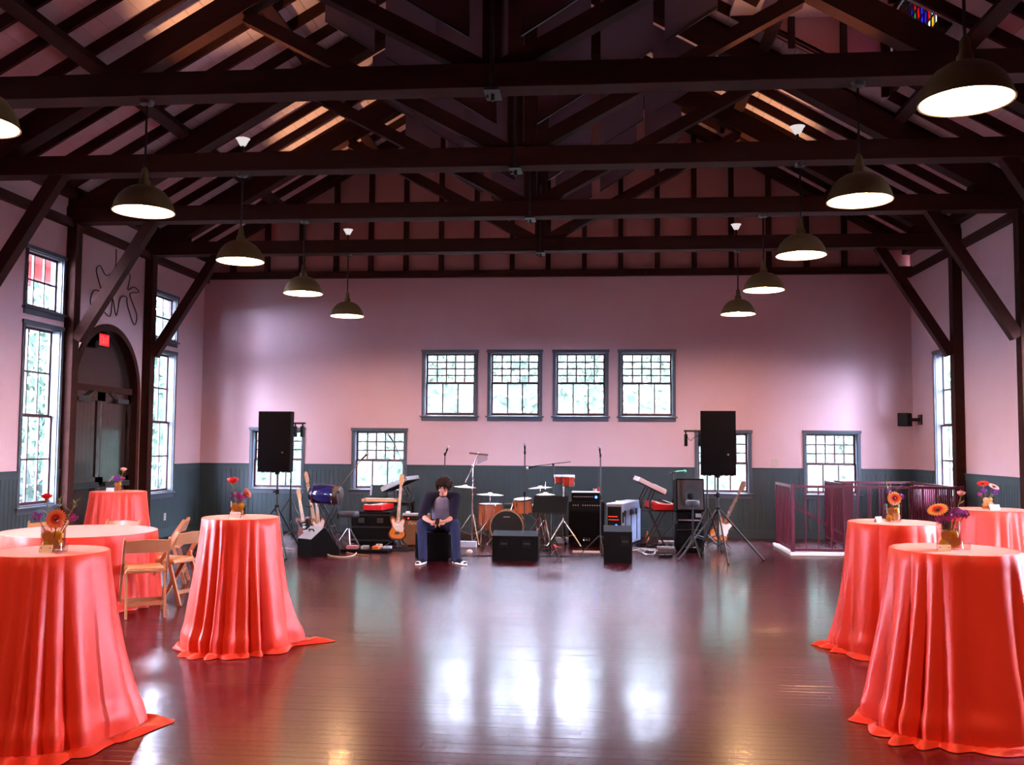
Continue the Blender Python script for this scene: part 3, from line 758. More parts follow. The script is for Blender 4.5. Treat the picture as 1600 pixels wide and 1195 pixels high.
# ================================================================ TABLES
def cloth_material():
    m = bpy.data.materials.new('coral_satin'); m.use_nodes = True; nt = m.node_tree; b = nt.nodes['Principled BSDF']
    b.inputs['Base Color'].default_value = (0.82, 0.048, 0.026, 1); b.inputs['Roughness'].default_value = 0.40
    b.inputs['Specular IOR Level'].default_value = 0.35; b.inputs['Sheen Weight'].default_value = 0.24; b.inputs['Sheen Roughness'].default_value = 0.35; b.inputs['Sheen Tint'].default_value = (1, .84, .60, 1)
    b.inputs['Anisotropic'].default_value = 0.5
    tc = nt.nodes.new('ShaderNodeTexCoord'); wv = nt.nodes.new('ShaderNodeTexNoise'); wv.inputs['Scale'].default_value = 380; wv.inputs['Detail'].default_value = 1
    bp = nt.nodes.new('ShaderNodeBump'); bp.inputs['Strength'].default_value = .10; bp.inputs['Distance'].default_value = .002
    nt.links.new(tc.outputs['Object'], wv.inputs['Vector']); nt.links.new(wv.outputs['Fac'], bp.inputs['Height']); nt.links.new(bp.outputs[0], b.inputs['Normal'])
    return m
M['cloth'] = cloth_material()
def sstep(x, a=0., b=1.):
    x = max(0., min(1., (x-a)/(b-a))); return x*x*(3-2*x)
def drape(R, zt, rb, N, seed, amp=.05, pool=.10, tails=(), rows=46, n=288, hem=0.0):
    rr = random.Random(seed); ph = [rr.uniform(0, 6.28) for _ in range(10)]; am = [rr.uniform(.35, 1.0) for _ in range(N+3)]
    vs, fs = [], []
    prof = []
    for i in range(1, 9): prof.append(('top', i/8))
    for i in range(1, rows+1): prof.append(('drop', i/rows))
    np_ = 7 if pool > 0 else 0
    for i in range(1, np_+1): prof.append(('pool', i/np_))
    vs.append((0, 0, zt))
    dat = []
    for j in range(n):
        th = 2*PI*j/n
        w = th + .16*math.sin(2*th+ph[0]) + .11*math.sin(3*th+ph[1]) + .06*math.sin(5*th+ph[2])
        u = (N*w + ph[3]) / (2*PI); k = math.floor(u) % N; q = u - math.floor(u)
        pk = .32 + .36*am[(k+1) % N]                     # where in its span the fold crests
        q = q/pk*.5 if q < pk else .5 + (q-pk)/(1-pk)*.5
        f = am[k] * (2*math.sin(PI*q)**1.6 - 1.0) + .22*math.sin(w*2 + ph[5])
        tail = 0
        for (ta, tw, tl) in tails:
            d = (th - ta + PI) % (2*PI) - PI; tail += tl*math.exp(-(d/tw)**2)
        dat.append((th, f, tail, .5 + .5*math.sin(3*th+ph[6])*math.sin(5*th+ph[7])))
    for kind, q in prof:
        for (th, f, tail, pw) in dat:
            if kind == 'top':
                r = R*q; z = zt - (.004*sstep(q, .9, 1))
            elif kind == 'drop':
                e = q
                r0 = R + .010*min(1, e*18)
                r = r0 + (rb - R + .35*tail*max(0, e-.55)/.45) * (e**1.25) + amp*f*(.25*sstep(e, .0, .10) + .75*sstep(e, .02, .85))*(1 + .35*e)
                z = (zt - .012)*(1 - e) + hem*e + (.012 if pool > 0 else 0)*e
                if e*18 < 1: z = zt - .012*(e*18)**2
                # a slump near the floor
                if pool > 0: r += .025*math.sin(PI*sstep(e, .8, 1))*(pw)
            else:
                r1 = rb + .35*tail + amp*f*1.35
                r = r1 + q*(pool*(.35 + .9*pw) + tail*.65)
                z = .012 + .030*(1-q)*math.sin(PI*q*1.0)*(1+f) + .010*abs(math.sin(9*th + 6*q + f*4))*(q*(1-q)*4) - .008*q
                z = max(.003, z)
            vs.append((r*math.cos(th), r*math.sin(th), z))
    for j in range(n): fs.append((0, 1+j, 1+(j+1) % n))
    for i in range(len(prof)-1):
        for j in range(n):
            a, b = 1+i*n+j, 1+i*n+(j+1) % n; fs.append((a, a+n, b+n, b))
    mb = MB(); mb.add(vs, fs); return mb
TABS = [
 ('T1', (-3.23, 5.47), .318, 1.055, .50, 18, 11, .046, .09, ((.35, .22, .19), (-1.2, .5, .06)), 'tall coral table in front of the round table'),
 ('T2', (-3.00, 7.92), .305, 1.075, .42, 17, 12, .034, .08, ((.40, .20, .29), (-1.9, .5, .05)), 'tall coral table alone on the open floor beside the chairs'),
 ('T3', (-6.03, 11.70), .325, 1.075, .46, 18, 13, .028, .06, (), 'tall coral table in front of the arched door'),
 ('T4', (2.47, 8.36), .355, 1.075, .44, 17, 14, .036, .06, ((2.85, .16, .17),), 'tall coral table between the stair railing and the biggest table'),
 ('T5', (2.20, 6.22), .365, 1.075, .505, 17, 15, .048, .08, ((-2.6, .4, .03), (-.6, .5, .10)), 'biggest tall coral table, nearest the viewer on the stair side'),
 ('T6', (4.02, 10.28), .36, 1.075, .50, 17, 16, .036, .07, (), 'tall coral table farthest back on the stair side'),
]
tabtxt = {}
for key, (x, y), R_, zt, rb_, N, seed, amp, pool, tails, txt in TABS:
    mb = drape(R_, zt, rb_, N, seed, amp, pool, tails)
    o = mb.build('tablecloth', M['cloth'], smooth=80); o.location = (x, y, 0)
    lab = {'T1': 'coral satin cloth over the tall table in front of the round table', 'T2': 'coral satin cloth over the tall table alone beside the folding chairs', 'T3': 'coral satin cloth over the tall table before the arched door', 'T4': 'coral satin cloth over the tall table nearest the stair railing', 'T5': 'coral satin cloth with white sheen over the largest tall table, stair side', 'T6': 'coral satin cloth over the tall table farthest back on the stair side'}[key]
    tag(o, lab, 'tablecloth', 'coral cloths on the tall tables')
    tabtxt[key] = (x, y, zt, {'T1': 'the tall table before the round table', 'T2': 'the lone tall table', 'T3': 'the tall table by the door', 'T4': 'the tall table by the railing', 'T5': 'the biggest tall table', 'T6': 'the farthest stair-side table'}[key])
RT = (-5.42, 9.72)
mb = drape(.765, .765, .79, 16, 31, .03, .02, (), rows=34)
o = mb.build('tablecloth', M['cloth'], smooth=80); o.location = (*RT, 0)
tag(o, 'coral satin cloth over the low round banquet table with a sunlit white-looking top', 'tablecloth')
# table frames standing under the cloths
def table_frame(name, label, x, y, R_, zt, low=False):
    t = thing(name, label, 'table', (x, y, 0), 0)
    m = MB(); m.cyl((0, 0, zt-.032), (0, 0, zt-.012), R_-.015, n=40); m.build('tabletop', M['black'], t, smooth=40)
    if low:
        for s in (-1, 1):
            for u in (-1, 1):
                m = MB(); m.cyl((s*.38, u*.34, 0), (s*.38, u*.34, zt-.03), .016, n=8); m.build('leg', M['blackmetal'], t, smooth=40)
    else:
        m = MB(); m.cyl((0, 0, .03), (0, 0, zt-.03), .035, n=16); m.build('column', M['blackmetal'], t, smooth=40)
        m = MB(); m.lathe([(0, 0), (.26, 0), (.26, .015), (.06, .04), (0, .04)], n=28); m.build('base', M['blackmetal'], t, smooth=40)
# ================================================================ CHAIRS
M['chairwood'] = mat('natural_beech', (0.50, 0.215, 0.110), 0.38, var=0.14, scale=5, stretch=(1, 1, .2), coat=.3)
M['chairpad'] = mat('tan_vinyl', (0.62, 0.27, 0.13), 0.35, var=0.05)
def make_chair():
    t = thing('folding_chair', '', 'chair')          # faces +y; origin on the floor under the seat
    W = .205; th = .022
    for s in (-1, 1):
        m = MB(); m.bar((s*W, .27, 0.0), (s*W, -.220, .752), th, .042, (0, 1, .6)); m.build('back_leg_stile', M['chairwood'], t)
        m = MB(); m.cyl((s*W-.011, -.220, .752), (s*W+.011, -.220, .752), .021, n=12); m.build('stile_end', M['chairwood'], t, smooth=40)
        m = MB(); m.bar((s*(W-.028), -.25, 0.0), (s*(W-.028), -.085, .50), th, .036, (0, 1, -.3)); m.build('rear_leg', M['chairwood'], t)
        m = MB(); m.cyl((s*(W-.02)-.012, -.08, .515), (s*(W-.02)+.012, -.08, .515), .020, n=12); m.build('hinge_end', M['chairwood'], t, smooth=40)
    m = MB(); N = 10; vs = []
    for i in range(N+1):                                # curved backrest slat
        u = -1 + 2*i/N; x = u*(W-.005); b = -.030*(1-u*u)
        vs += [(x, -.187+b-.0, .625), (x, -.187+b+.014, .63), (x, -.232+b+.014, .758-.012*abs(u)), (x, -.232+b, .753-.012*abs(u))]
    fs = []
    for i in range(N):
        a = 4*i
        for k in range(4): fs.append((a+k, a+(k+1) % 4, a+4+(k+1) % 4, a+4+k))
    fs += [(0, 1, 2, 3), (4*N+3, 4*N+2, 4*N+1, 4*N)]
    m.add(vs, fs); m.build('backrest', M['chairwood'], t, smooth=30)
    m = MB(); m.rbox(-W+.02, W-.02, -.17, .235, .425, .455, .008); m.build('seat_frame', M['chairwood'], t)
    m = MB(); m.rbox(-W+.035, W-.035, -.15, .22, .445, .475, .014); m.build('seat_pad', M['chairpad'], t, smooth=60)
    m = MB(); m.bar((-W+.03, -.205, .135), (W-.03, -.205, .135), .018, .038); m.build('rear_stretcher', M['chairwood'], t)
    m = MB(); m.bar((-W, .205, .115), (W, .205, .115), .018, .034); m.build('front_stretcher', M['chairwood'], t)
    return t
chair0 = make_chair(); first = True
CHS = [((-4.47, 9.24), .55, 'wooden folding chair seen from behind, between the two front coral tables'),
       ((-4.52, 9.98), 1.32, 'wooden folding chair seen side-on beside the coral table standing alone'),
       ((-5.22, 11.35), 1.85, 'wooden folding chair with sunlit back, beyond the side-on chair'),
       ((-5.66, 10.90), PI-.05, 'wooden folding chair behind the round table, before the arched door'),
       ((-6.30, 10.58), PI+.45, 'wooden folding chair behind the round table, nearer the side wall'),
       ((-6.05, 8.72), -.50, 'wooden folding chair at the round table, mostly hidden by the front coral table')]
for (x, y), rz, lab in CHS:
    o = chair0 if first else dup(chair0); first = False
    o.location = (x, y, 0); o.rotation_euler = (0, 0, rz)
    tag(o, lab, 'chair', 'wooden folding chairs at the round table')

# ================================================================ FLOWERS
M['vase'] = glassmat('vase_glass', (.93, .95, .94), .25)
M['water'] = glassmat('water', (.95, .93, .85), .12)
M['lemon'] = mat('lemon_rind', (0.85, 0.42, 0.02), 0.4, var=.12, scale=30, bump=.1)
M['orange'] = mat('citrus_slice', (0.88, 0.36, 0.16), 0.45, var=.25, scale=25)
M['petal_coral'] = mat('coral_petal', (0.90, 0.22, 0.10), 0.5, var=.2, scale=30)
M['petal_peach'] = mat('peach_petal', (0.92, 0.36, 0.10), 0.5, var=.2, scale=30)
M['petal_red'] = mat('red_petal', (0.75, 0.02, 0.02), 0.5, var=.2, scale=30)
M['petal_pink'] = mat('pale_pink_petal', (0.88, 0.50, 0.48), 0.5, var=.1, scale=30)
M['petal_white'] = mat('white_petal', (0.90, 0.82, 0.74), 0.5, var=.05, scale=30)
M['petal_purple'] = mat('purple_petal', (0.22, 0.02, 0.36), 0.55, var=.4, scale=40)
M['petal_magenta'] = mat('magenta_petal', (0.38, 0.01, 0.22), 0.55, var=.4, scale=40)
M['stem'] = mat('flower_stem', (0.13, 0.17, 0.03), 0.5, var=.3, scale=20)
M['disc'] = mat('dark_flower_disc', (0.05, 0.012, 0.006), 0.7, var=.4, scale=120)
M['card'] = mat('white_card', (0.85, 0.80, 0.82), 0.6, var=.02)
M['ink'] = mat('card_print', (0.10, 0.06, 0.12), 0.7)
def look_M(d):
    return Vector((0, 0, 1)).rotation_difference(Vector(d).normalized()).to_matrix().to_4x4()
def gerbera(label, head, d, foot, m_out, m_in, R_=.048):
    t = thing('gerbera_daisy', label, 'flower', head)
    Mx = look_M(d)
    def ring(n, r0, r1, w, lift, off):
        mb = MB()
        for i in range(n):
            a = 2*PI*(i+off)/n; c, s = math.cos(a), math.sin(a)
            def P(r, u, z): return (c*r - s*u, s*r + c*u, z)
            rm = (r0+r1)*.58
            mb.add([P(r0, -w*.35, 0), P(r0, w*.35, 0), P(rm, w*.5, lift*.8+.003), P(r1, w*.16, lift), P(r1, -w*.16, lift), P(rm, -w*.5, lift*.8+.003), P(rm, 0, lift*.8-.001)],
                   [(0, 1, 6), (1, 2, 6), (2, 3, 6), (3, 4, 6), (4, 5, 6), (5, 0, 6)])
        return mb.xf(Mx)
    o = ring(22, R_*.3, R_, R_*.30, .006, 0); o2 = ring(20, R_*.28, R_*.9, R_*.28, .010, .5); o.add(o2.v, o2.f)
    o.build('petals', m_out, t)
    ring(18, R_*.15, R_*.52, R_*.17, .013, .25).build('inner_petals', m_in, t)
    m = MB(); m.ball((0, 0, .008), (R_*.2, R_*.2, .008), 12, 6); m.xf(Mx); m.build('flower_disc', M['disc'], t, smooth=True)
    f = Vector(foot) - Vector(head); m = MB(); m.tube([Mx @ Vector((0, 0, -.002)), Mx @ Vector((0, 0, -.03)), f*.6, f], .003, 6); m.build('stem', M['stem'], t, smooth=50)
def cluster(label, head, foot, m, R_=.035, n=26, seed=1):
    t = thing('purple_blossom', label, 'flower', head); rr = random.Random(seed)
    mb = MB()
    for i in range(n):
        p = Vector((rr.gauss(0, 1), rr.gauss(0, 1), rr.gauss(0, 1))).normalized(); c = Vector((p.x, p.y, p.z*.75)) * R_ * rr.uniform(.55, 1)
        b = len(mb.v)
        for k in range(5):
            a = 2*PI*k/5; s_ = R_*.36
            q = [Vector((0, 0, 0)), Vector((math.cos(a-.5)*s_*.7, math.sin(a-.5)*s_*.7, s_*.25)), Vector((math.cos(a)*s_, math.sin(a)*s_, s_*.1)), Vector((math.cos(a+.5)*s_*.7, math.sin(a+.5)*s_*.7, s_*.25))]
            mb.add(q, [(0, 1, 2, 3)])
        mb.xf(Matrix.Translation(c) @ look_M(p), b)
    mb.build('florets', m, t)
    f = Vector(foot) - Vector(head); q = MB(); q.tube([(0, 0, 0), f*.5, f], .003, 6); q.build('stem', M['stem'], t, smooth=50)
def bud(label, head, foot, m, R_=.02, leaf=True):
    t = thing('rosebud', label, 'flower', head)
    mb = MB()
    for k in range(9):
        a = 2.4*k; r = R_*(.25 + .09*k); h = R_*1.5
        b = len(mb.v); vs = []
        for i in range(4):
            for j in range(5):
                u = (j-2)/2*.85; z = i/3
                rr_ = r*(.55 + .75*math.sin(min(1, z*1.1)*PI*.62)); vs.append((rr_*math.cos(a+u), rr_*math.sin(a+u), (z-.4)*h*(1 - .05*k)))
        mb.add(vs, [(i*5+j, i*5+j+1, i*5+j+6, i*5+j+5) for i in range(3) for j in range(4)])
    mb.build('petals', m, t, smooth=60)
    f = Vector(foot) - Vector(head); q = MB(); q.tube([(0, 0, -R_*.5), f*.5 + Vector((.004, 0, 0)), f], .003, 6)
    q.ball((0, 0, -R_*.55), (R_*.45, R_*.45, R_*.35), 8, 5); q.build('stem', M['stem'], t, smooth=50)
    if leaf:
        for k, (fr, a) in enumerate(((.22, .4), (.35, 3.4), (.48, 1.9))):
            c = f*fr; d = Vector((math.cos(a), math.sin(a)*.6, .6)).normalized(); q = MB(); s_ = Vector((-d.y, d.x, 0)).normalized()*.010
            L = .055; q.add([c, c+d*L*.45+s_, c+d*L, c+d*L*.45-s_, c+d*L*.5+Vector((0, 0, .004))], [(0, 1, 4), (1, 2, 4), (2, 3, 4), (3, 0, 4)]); q.build('leaf', M['stem'], t)
def sprig(label, head, foot, seed=1):
    t = thing('green_sprig', label, 'foliage', head); rr = random.Random(seed); f = Vector(foot) - Vector(head)
    q = MB(); q.tube([(0, 0, 0), f*.5, f], .0028, 6); q.build('stem', M['stem'], t, smooth=50)
    for k in range(9):
        c = f*(.04 + .055*k); a = 2.4*k; d = Vector((math.cos(a), math.sin(a), .9)).normalized(); s_ = Vector((-d.y, d.x, 0)).normalized()*.007; L = rr.uniform(.03, .05)
        q = MB(); q.add([c, c+d*L*.45+s_, c+d*L, c+d*L*.45-s_, c+d*L*.5+Vector((0, 0, .003))], [(0, 1, 4), (1, 2, 4), (2, 3, 4), (3, 0, 4)]); q.build('leaf', M['stem'], t)
def vase(x, y, z, where, r=.05, h=.125, square=True):
    t = thing('glass_vase', 'clear glass vase of flowers on ' + where, 'vase', (x, y, z), .3, 'glass vases on the tall tables')
    prof = [(0, .004), (r*.9, .004), (r, .008), (r, h), (r-.004, h), (r-.004, .016), (0, .014)]
    m = MB(); m.lathe(prof, n=32); m.build('glass', M['vase'], t, smooth=40)
    m = MB(); m.lathe([(0, .016), (r-.006, .016), (r-.006, h*.72), (0, h*.72)], n=28); m.build('water', M['water'], t, smooth=40)
    fr = min(.40*r, .028)
    for k, (ax, ay, az, kind) in enumerate(((-.48, -.12, .036, 'lemon'), (.34, -.42, .046, 'slice'), (.20, .46, .040, 'lemon'), (-.30, -.30, .088, 'slice'), (.44, .02, .092, 'lemon'))):
        if az + .02 > h: continue
        c = (x + ax*r, y + ay*r, z + az)
        o = MB()
        if kind == 'slice': o.cyl((0, -.005, 0), (0, .005, 0), min(.5*r, .034), n=20)
        else:
            o.ball((0, 0, 0), (fr, fr, .030), 14, 10); o.ball((0, 0, .029), (.005, .005, .006), 8, 5)
        o = o.build('lemon' if kind == 'lemon' else 'citrus_slice', M['lemon' if kind == 'lemon' else 'orange'], None, smooth=50, loc=c)
        ps = ('lowest left', 'front', 'rear', 'upper', 'upper right')[k]
        tag(o, ps + (' citrus slice' if kind == 'slice' else ' yellow lemon') + ' inside the vase on ' + where, 'fruit', 'citrus fruit in the vases')
def card(x, y, z, rz, where, w=.075, h=.04):
    t = thing('place_card', 'small white folded card on ' + where, 'card', (x, y, z), rz, 'white cards on the tall tables')
    m = MB(); m.prism([(-.018, 0), (-.0165, 0), (0, h), (.0165, 0), (.018, 0), (0, h+.003)], -w/2, w/2, 'yz'); m.build('card', M['card'], t)
    m = MB(); d = .0012
    for u in (-w*.36, w*.30): m.add([(u, -.0135-d, h*.6), (u+.006, -.0135-d+.0026, h*.6), (u+.006, -.0108-d, h*.75), (u, -.0108-d, h*.75)], [(0, 1, 2, 3)])
    m.build('print', M['ink'], t)
def votive(x, y, z, where):
    m = MB(); m.lathe([(0, 0), (.022, 0), (.027, .05), (.025, .05), (.02, .006), (0, .006)], n=20)
    o = m.build('votive_holder', M['vase'], None, smooth=40, loc=(x, y, z)); tag(o, 'small clear glass votive on ' + where, 'votive', 'votives on the tall tables')
def at(key, dx, dy, dz): x, y, z, _ = tabtxt[key]; return (x+dx, y+dy, z+dz)
W_ = {k: v[3] for k, v in tabtxt.items()}
# front table, door side
x, y, z, w = tabtxt['T1']; bx, by = x + .035, y - .03
vase(bx, by, z, w, .068, .148); foot = (bx, by, z + .03)
gerbera('coral gerbera with dark eye in the vase on ' + w, (bx+.050, by-.06, z+.190), (.12, -1, .35), foot, M['petal_coral'], M['petal_red'], .060)
bud('red bloom tilting left above the vase on ' + w, (bx-.045, by-.01, z+.315), foot, M['petal_red'], .026)
cluster('purple blossom low beside the coral gerbera on ' + w, (bx-.085, by-.03, z+.205), foot, M['petal_purple'], .034, seed=2)
cluster('small dark pink blossom behind the gerbera on ' + w, (bx+.105, by+.02, z+.195), foot, M['petal_magenta'], .03, seed=3)
sprig('upright green sprig rising from the vase on ' + w, (bx+.025, by+.02, z+.315), foot, 4)
sprig('leaning green sprig reaching sideways from the vase on ' + w, (bx+.14, by+.0, z+.300), foot, 5)
card(bx+.01, by-.085, z, .15, w); votive(bx+.085, by-.03, z, w)
# lone table
x, y, z, w = tabtxt['T2']; bx, by = x - .01, y - .05; foot = (bx, by, z+.03)
vase(bx, by, z, w, .066, .135)
bud('red bloom on a tall stem in the vase on ' + w, (bx-.05, by, z+.30), foot, M['petal_red'], .040)
cluster('large magenta blossom in the vase on ' + w, (bx+.035, by-.02, z+.18), foot, M['petal_magenta'], .052, 40, seed=6)
cluster('small violet blossom over the vase rim on ' + w, (bx-.035, by-.02, z+.18), foot, M['petal_purple'], .024, seed=7)
gerbera('peach gerbera seen edge-on in the vase on ' + w, (bx+.08, by-.01, z+.20), (.9, -.2, .5), foot, M['petal_coral'], M['petal_coral'], .045)
card(bx+.015, by-.085, z, .0, w, .09, .045)
# table by the door
x, y, z, w = tabtxt['T3']; bx, by = x + .01, y - .04; foot = (bx, by, z+.03)
vase(bx, by, z, w, .05, .115)
cluster('bright violet blossom in the vase on ' + w, (bx-.01, by-.02, z+.16), foot, M['petal_purple'], .048, 40, seed=8)
cluster('small magenta blossom in the vase on ' + w, (bx+.06, by, z+.16), foot, M['petal_magenta'], .03, seed=9)
gerbera('white daisy seen edge-on in the vase on ' + w, (bx-.08, by-.01, z+.15), (-.7, -.5, .6), foot, M['petal_white'], M['petal_white'], .05)
bud('coral rosebud on a tall stem in the vase on ' + w, (bx+.065, by, z+.27), foot, M['petal_pink'], .034)
card(bx-.06, by-.08, z, .3, w, .09, .045)
# railing table
x, y, z, w = tabtxt['T4']; bx, by = x - .02, y - .05; foot = (bx, by, z+.03)
vase(bx, by, z, w, .066, .150)
gerbera('peach gerbera facing the viewer in the vase on ' + w, (bx-.01, by-.075, z+.20), (0, -1, .12), foot, M['petal_peach'], M['petal_red'], .058)
cluster('purple blossom beside the peach gerbera on ' + w, (bx+.07, by, z+.215), foot, M['petal_purple'], .03, seed=10)
cluster('small violet blossom above the peach gerbera on ' + w, (bx-.03, by, z+.25), foot, M['petal_purple'], .022, seed=11)
sprig('green sprig standing above the peach gerbera on ' + w, (bx-.045, by+.01, z+.345), foot, 12)
card(bx-.125, by-.03, z, .6, w, .075, .045)
# biggest table
x, y, z, w = tabtxt['T5']; bx, by = x - .055, y - .06; foot = (bx, by, z+.03)
vase(bx, by, z, w, .070, .175)
gerbera('orange gerbera tilted upward in the vase on ' + w, (bx-.07, by-.03, z+.24), (-.35, -.45, .8), foot, M['petal_peach'], M['petal_red'], .062)
cluster('bright purple blossom in the vase on ' + w, (bx+.04, by-.02, z+.225), foot, M['petal_purple'], .042, 40, seed=13)
cluster('violet blossom leaning outward in the vase on ' + w, (bx+.095, by-.01, z+.22), foot, M['petal_purple'], .034, 30, seed=14)
cluster('magenta blossom under the orange gerbera on ' + w, (bx-.06, by-.035, z+.195), foot, M['petal_magenta'], .036, 34, seed=15)
cluster('dark magenta blossom at the vase rim on ' + w, (bx+.0, by-.04, z+.195), foot, M['petal_magenta'], .032, 30, seed=16)
bud('pink rosebud on a tall stem in the vase on ' + w, (bx+.09, by+.03, z+.34), foot, M['petal_pink'], .022)
card(bx-.06, by-.095, z, -.2, w, .075, .035); votive(bx+.10, by-.015, z, w)
# far table, stair side
x, y, z, w = tabtxt['T6']; bx, by = x - .06, y - .03; foot = (bx, by, z+.03)
vase(bx, by, z, w, .062, .13)
gerbera('red gerbera seen from the side in the vase on ' + w, (bx-.045, by-.02, z+.255), (-.2, -.4, .9), foot, M['petal_red'], M['petal_red'], .06)
gerbera('pale pink gerbera in the vase on ' + w, (bx+.05, by-.04, z+.225), (.25, -.5, .85), foot, M['petal_pink'], M['petal_coral'], .055)
cluster('blue-violet blossom in the vase on ' + w, (bx+.065, by-.03, z+.18), foot, M['petal_purple'], .045, 40, seed=17)
cluster('purple blossom under the red gerbera on ' + w, (bx-.04, by-.03, z+.19), foot, M['petal_purple'], .034, seed=18)
cluster('magenta blossom hanging over the vase rim on ' + w, (bx-.075, by-.01, z+.15), foot, M['petal_magenta'], .028, seed=19)
card(bx+.03, by-.10, z, .1, w, .10, .05)

# ================================================================ THE BAND'S GEAR
M['tolex'] = mat('black_tolex', (0.006, 0.005, 0.0055), 0.7, var=.4, scale=90, bump=.1, spec=.02)
M['greypanel'] = mat('grey_panel', (0.30, 0.31, 0.36), 0.45, var=.08, scale=30)
M['cherry'] = mat('orange_drum_shell', (0.50, 0.13, 0.045), 0.25, var=.18, scale=6, stretch=(1, 1, .3), coat=.5)
M['redshell'] = mat('red_bongo_shell', (0.45, 0.035, 0.012), 0.25, var=.2, scale=8, coat=.5)
M['skin_w'] = mat('white_drumhead', (0.72, 0.68, 0.68), 0.5, var=.03)
M['skin_b'] = mat('black_drumhead', (0.008, 0.005, 0.005), 0.4, var=.1)
M['hoop'] = mat('maple_hoop', (0.40, 0.24, 0.13), 0.35, var=.15)
M['cymbal'] = mat('bronze_cymbal', (0.70, 0.62, 0.52), 0.28, metal=1.0, var=.08, scale=30)
M['bluedrum'] = mat('blue_lacquer', (0.012, 0.012, 0.085), 0.18, var=.1, coat=.7)
M['brownhide'] = mat('brown_leather', (0.030, 0.011, 0.008), 0.5, var=.2)
M['redkey'] = mat('red_keyboard', (0.72, 0.012, 0.015), 0.35, var=.04)
M['keys'] = mat('white_keys', (0.80, 0.76, 0.74), 0.3, var=.03)
M['pinkkey'] = mat('pale_keyboard', (0.62, 0.45, 0.46), 0.4, var=.06)
M['silver'] = mat('silver_panel', (0.45, 0.45, 0.50), 0.35, metal=.6, var=.06)
M['caseblue'] = mat('pale_blue_case', (0.26, 0.31, 0.46), 0.45, var=.06)
M['tweed'] = mat('brown_amp_cloth', (0.26, 0.10, 0.035), 0.75, var=.25, scale=60)
M['amber'] = mat('sunburst_amber', (0.62, 0.17, 0.02), 0.25, var=.25, scale=4, coat=.6)
M['burst'] = mat('sunburst_edge', (0.16, 0.025, 0.008), 0.25, var=.2, coat=.6)
M['maple'] = mat('maple_neck', (0.55, 0.28, 0.12), 0.35, var=.12, stretch=(1, 1, 4))
M['rosew'] = mat('dark_neck', (0.16, 0.07, 0.04), 0.4, var=.2)
M['pickg'] = mat('pale_pickguard', (0.72, 0.48, 0.42), 0.3, var=.03)
M['bluelamp'] = mat('blue_led', (0.1, .1, .9), .4, emit=(.03, .10, 1.0), estr=9.0)
M['redlamp'] = mat('red_led', (0.8, .05, .03), .4, emit=(1.0, .05, .03), estr=1.6)
M['greenmic'] = mat('green_metal', (0.10, 0.55, 0.30), 0.25, metal=.4, var=.2)
M['screen'] = mat('laptop_screen', (0.02, 0.04, 0.05), 0.2, var=.2)
M['cream'] = mat('cream_cable', (0.50, 0.40, 0.28), 0.5)
M['tan'] = mat('tan_cable', (0.30, 0.13, 0.06), 0.5)
M['palebox'] = mat('pale_blue_pedal', (0.42, 0.48, 0.66), 0.4)
M['pinkbox'] = mat('pink_pedal', (0.55, 0.20, 0.28), 0.4)
M['orangebox'] = mat('orange_pedal', (0.75, 0.20, 0.05), 0.4)
M['redplas'] = mat('red_plastic', (0.65, 0.04, 0.03), 0.4)
M['vinyl'] = mat('dark_vinyl', (0.014, 0.010, 0.018), 0.5, var=.1)
def V(*a): return Vector(a)
# ---- stands
def tripod(t, zc, zj, reach, angs, m='blackmetal', r=.012, feet=True, brace=True, z0=.012):
    for a in angs:
        q = MB(); f = V(reach*math.cos(a), reach*math.sin(a), z0); q.tube([V(.02*math.cos(a), .02*math.sin(a), zc), f], r, 8)
        leg = q.build('leg', M[m], t, smooth=50)
        if brace:
            q = MB(); h = V(0, 0, zj); k = V(.02*math.cos(a), .02*math.sin(a), zc).lerp(f, .55); q.tube([h, k], r*.6, 6); q.build('brace', M[m], leg)
        if feet: q = MB(); q.ball(f, (r*1.5, r*1.5, r), 8, 5); q.build('rubber_foot', M['black'], leg, smooth=True)
def pa_stand(name, label, x, y, top, angs, reach=.58, zc=.72):
    t = thing(name, label, 'stand', (x, y, 0))
    q = MB(); q.cyl((0, 0, .12), (0, 0, .95), .019, n=10); q.build('pole', M['blackmetal'], t, smooth=40)
    q = MB(); q.cyl((0, 0, .9), (0, 0, top), .0155, n=10); q.build('upper_pole', M['blackmetal'], t, smooth=40)
    q = MB(); q.cyl((0, 0, zc-.06), (0, 0, zc+.04), .034, n=12); q.build('collar', M['black'], t, smooth=40)
    q = MB(); q.cyl((0, 0, .92), (0, 0, .99), .03, n=12).cyl((0, 0, .955), (-.06, 0, .955), .012, n=8); q.build('knob', M['black'], t, smooth=40)
    tripod(t, zc, .22, reach, angs, r=.015)
    return t
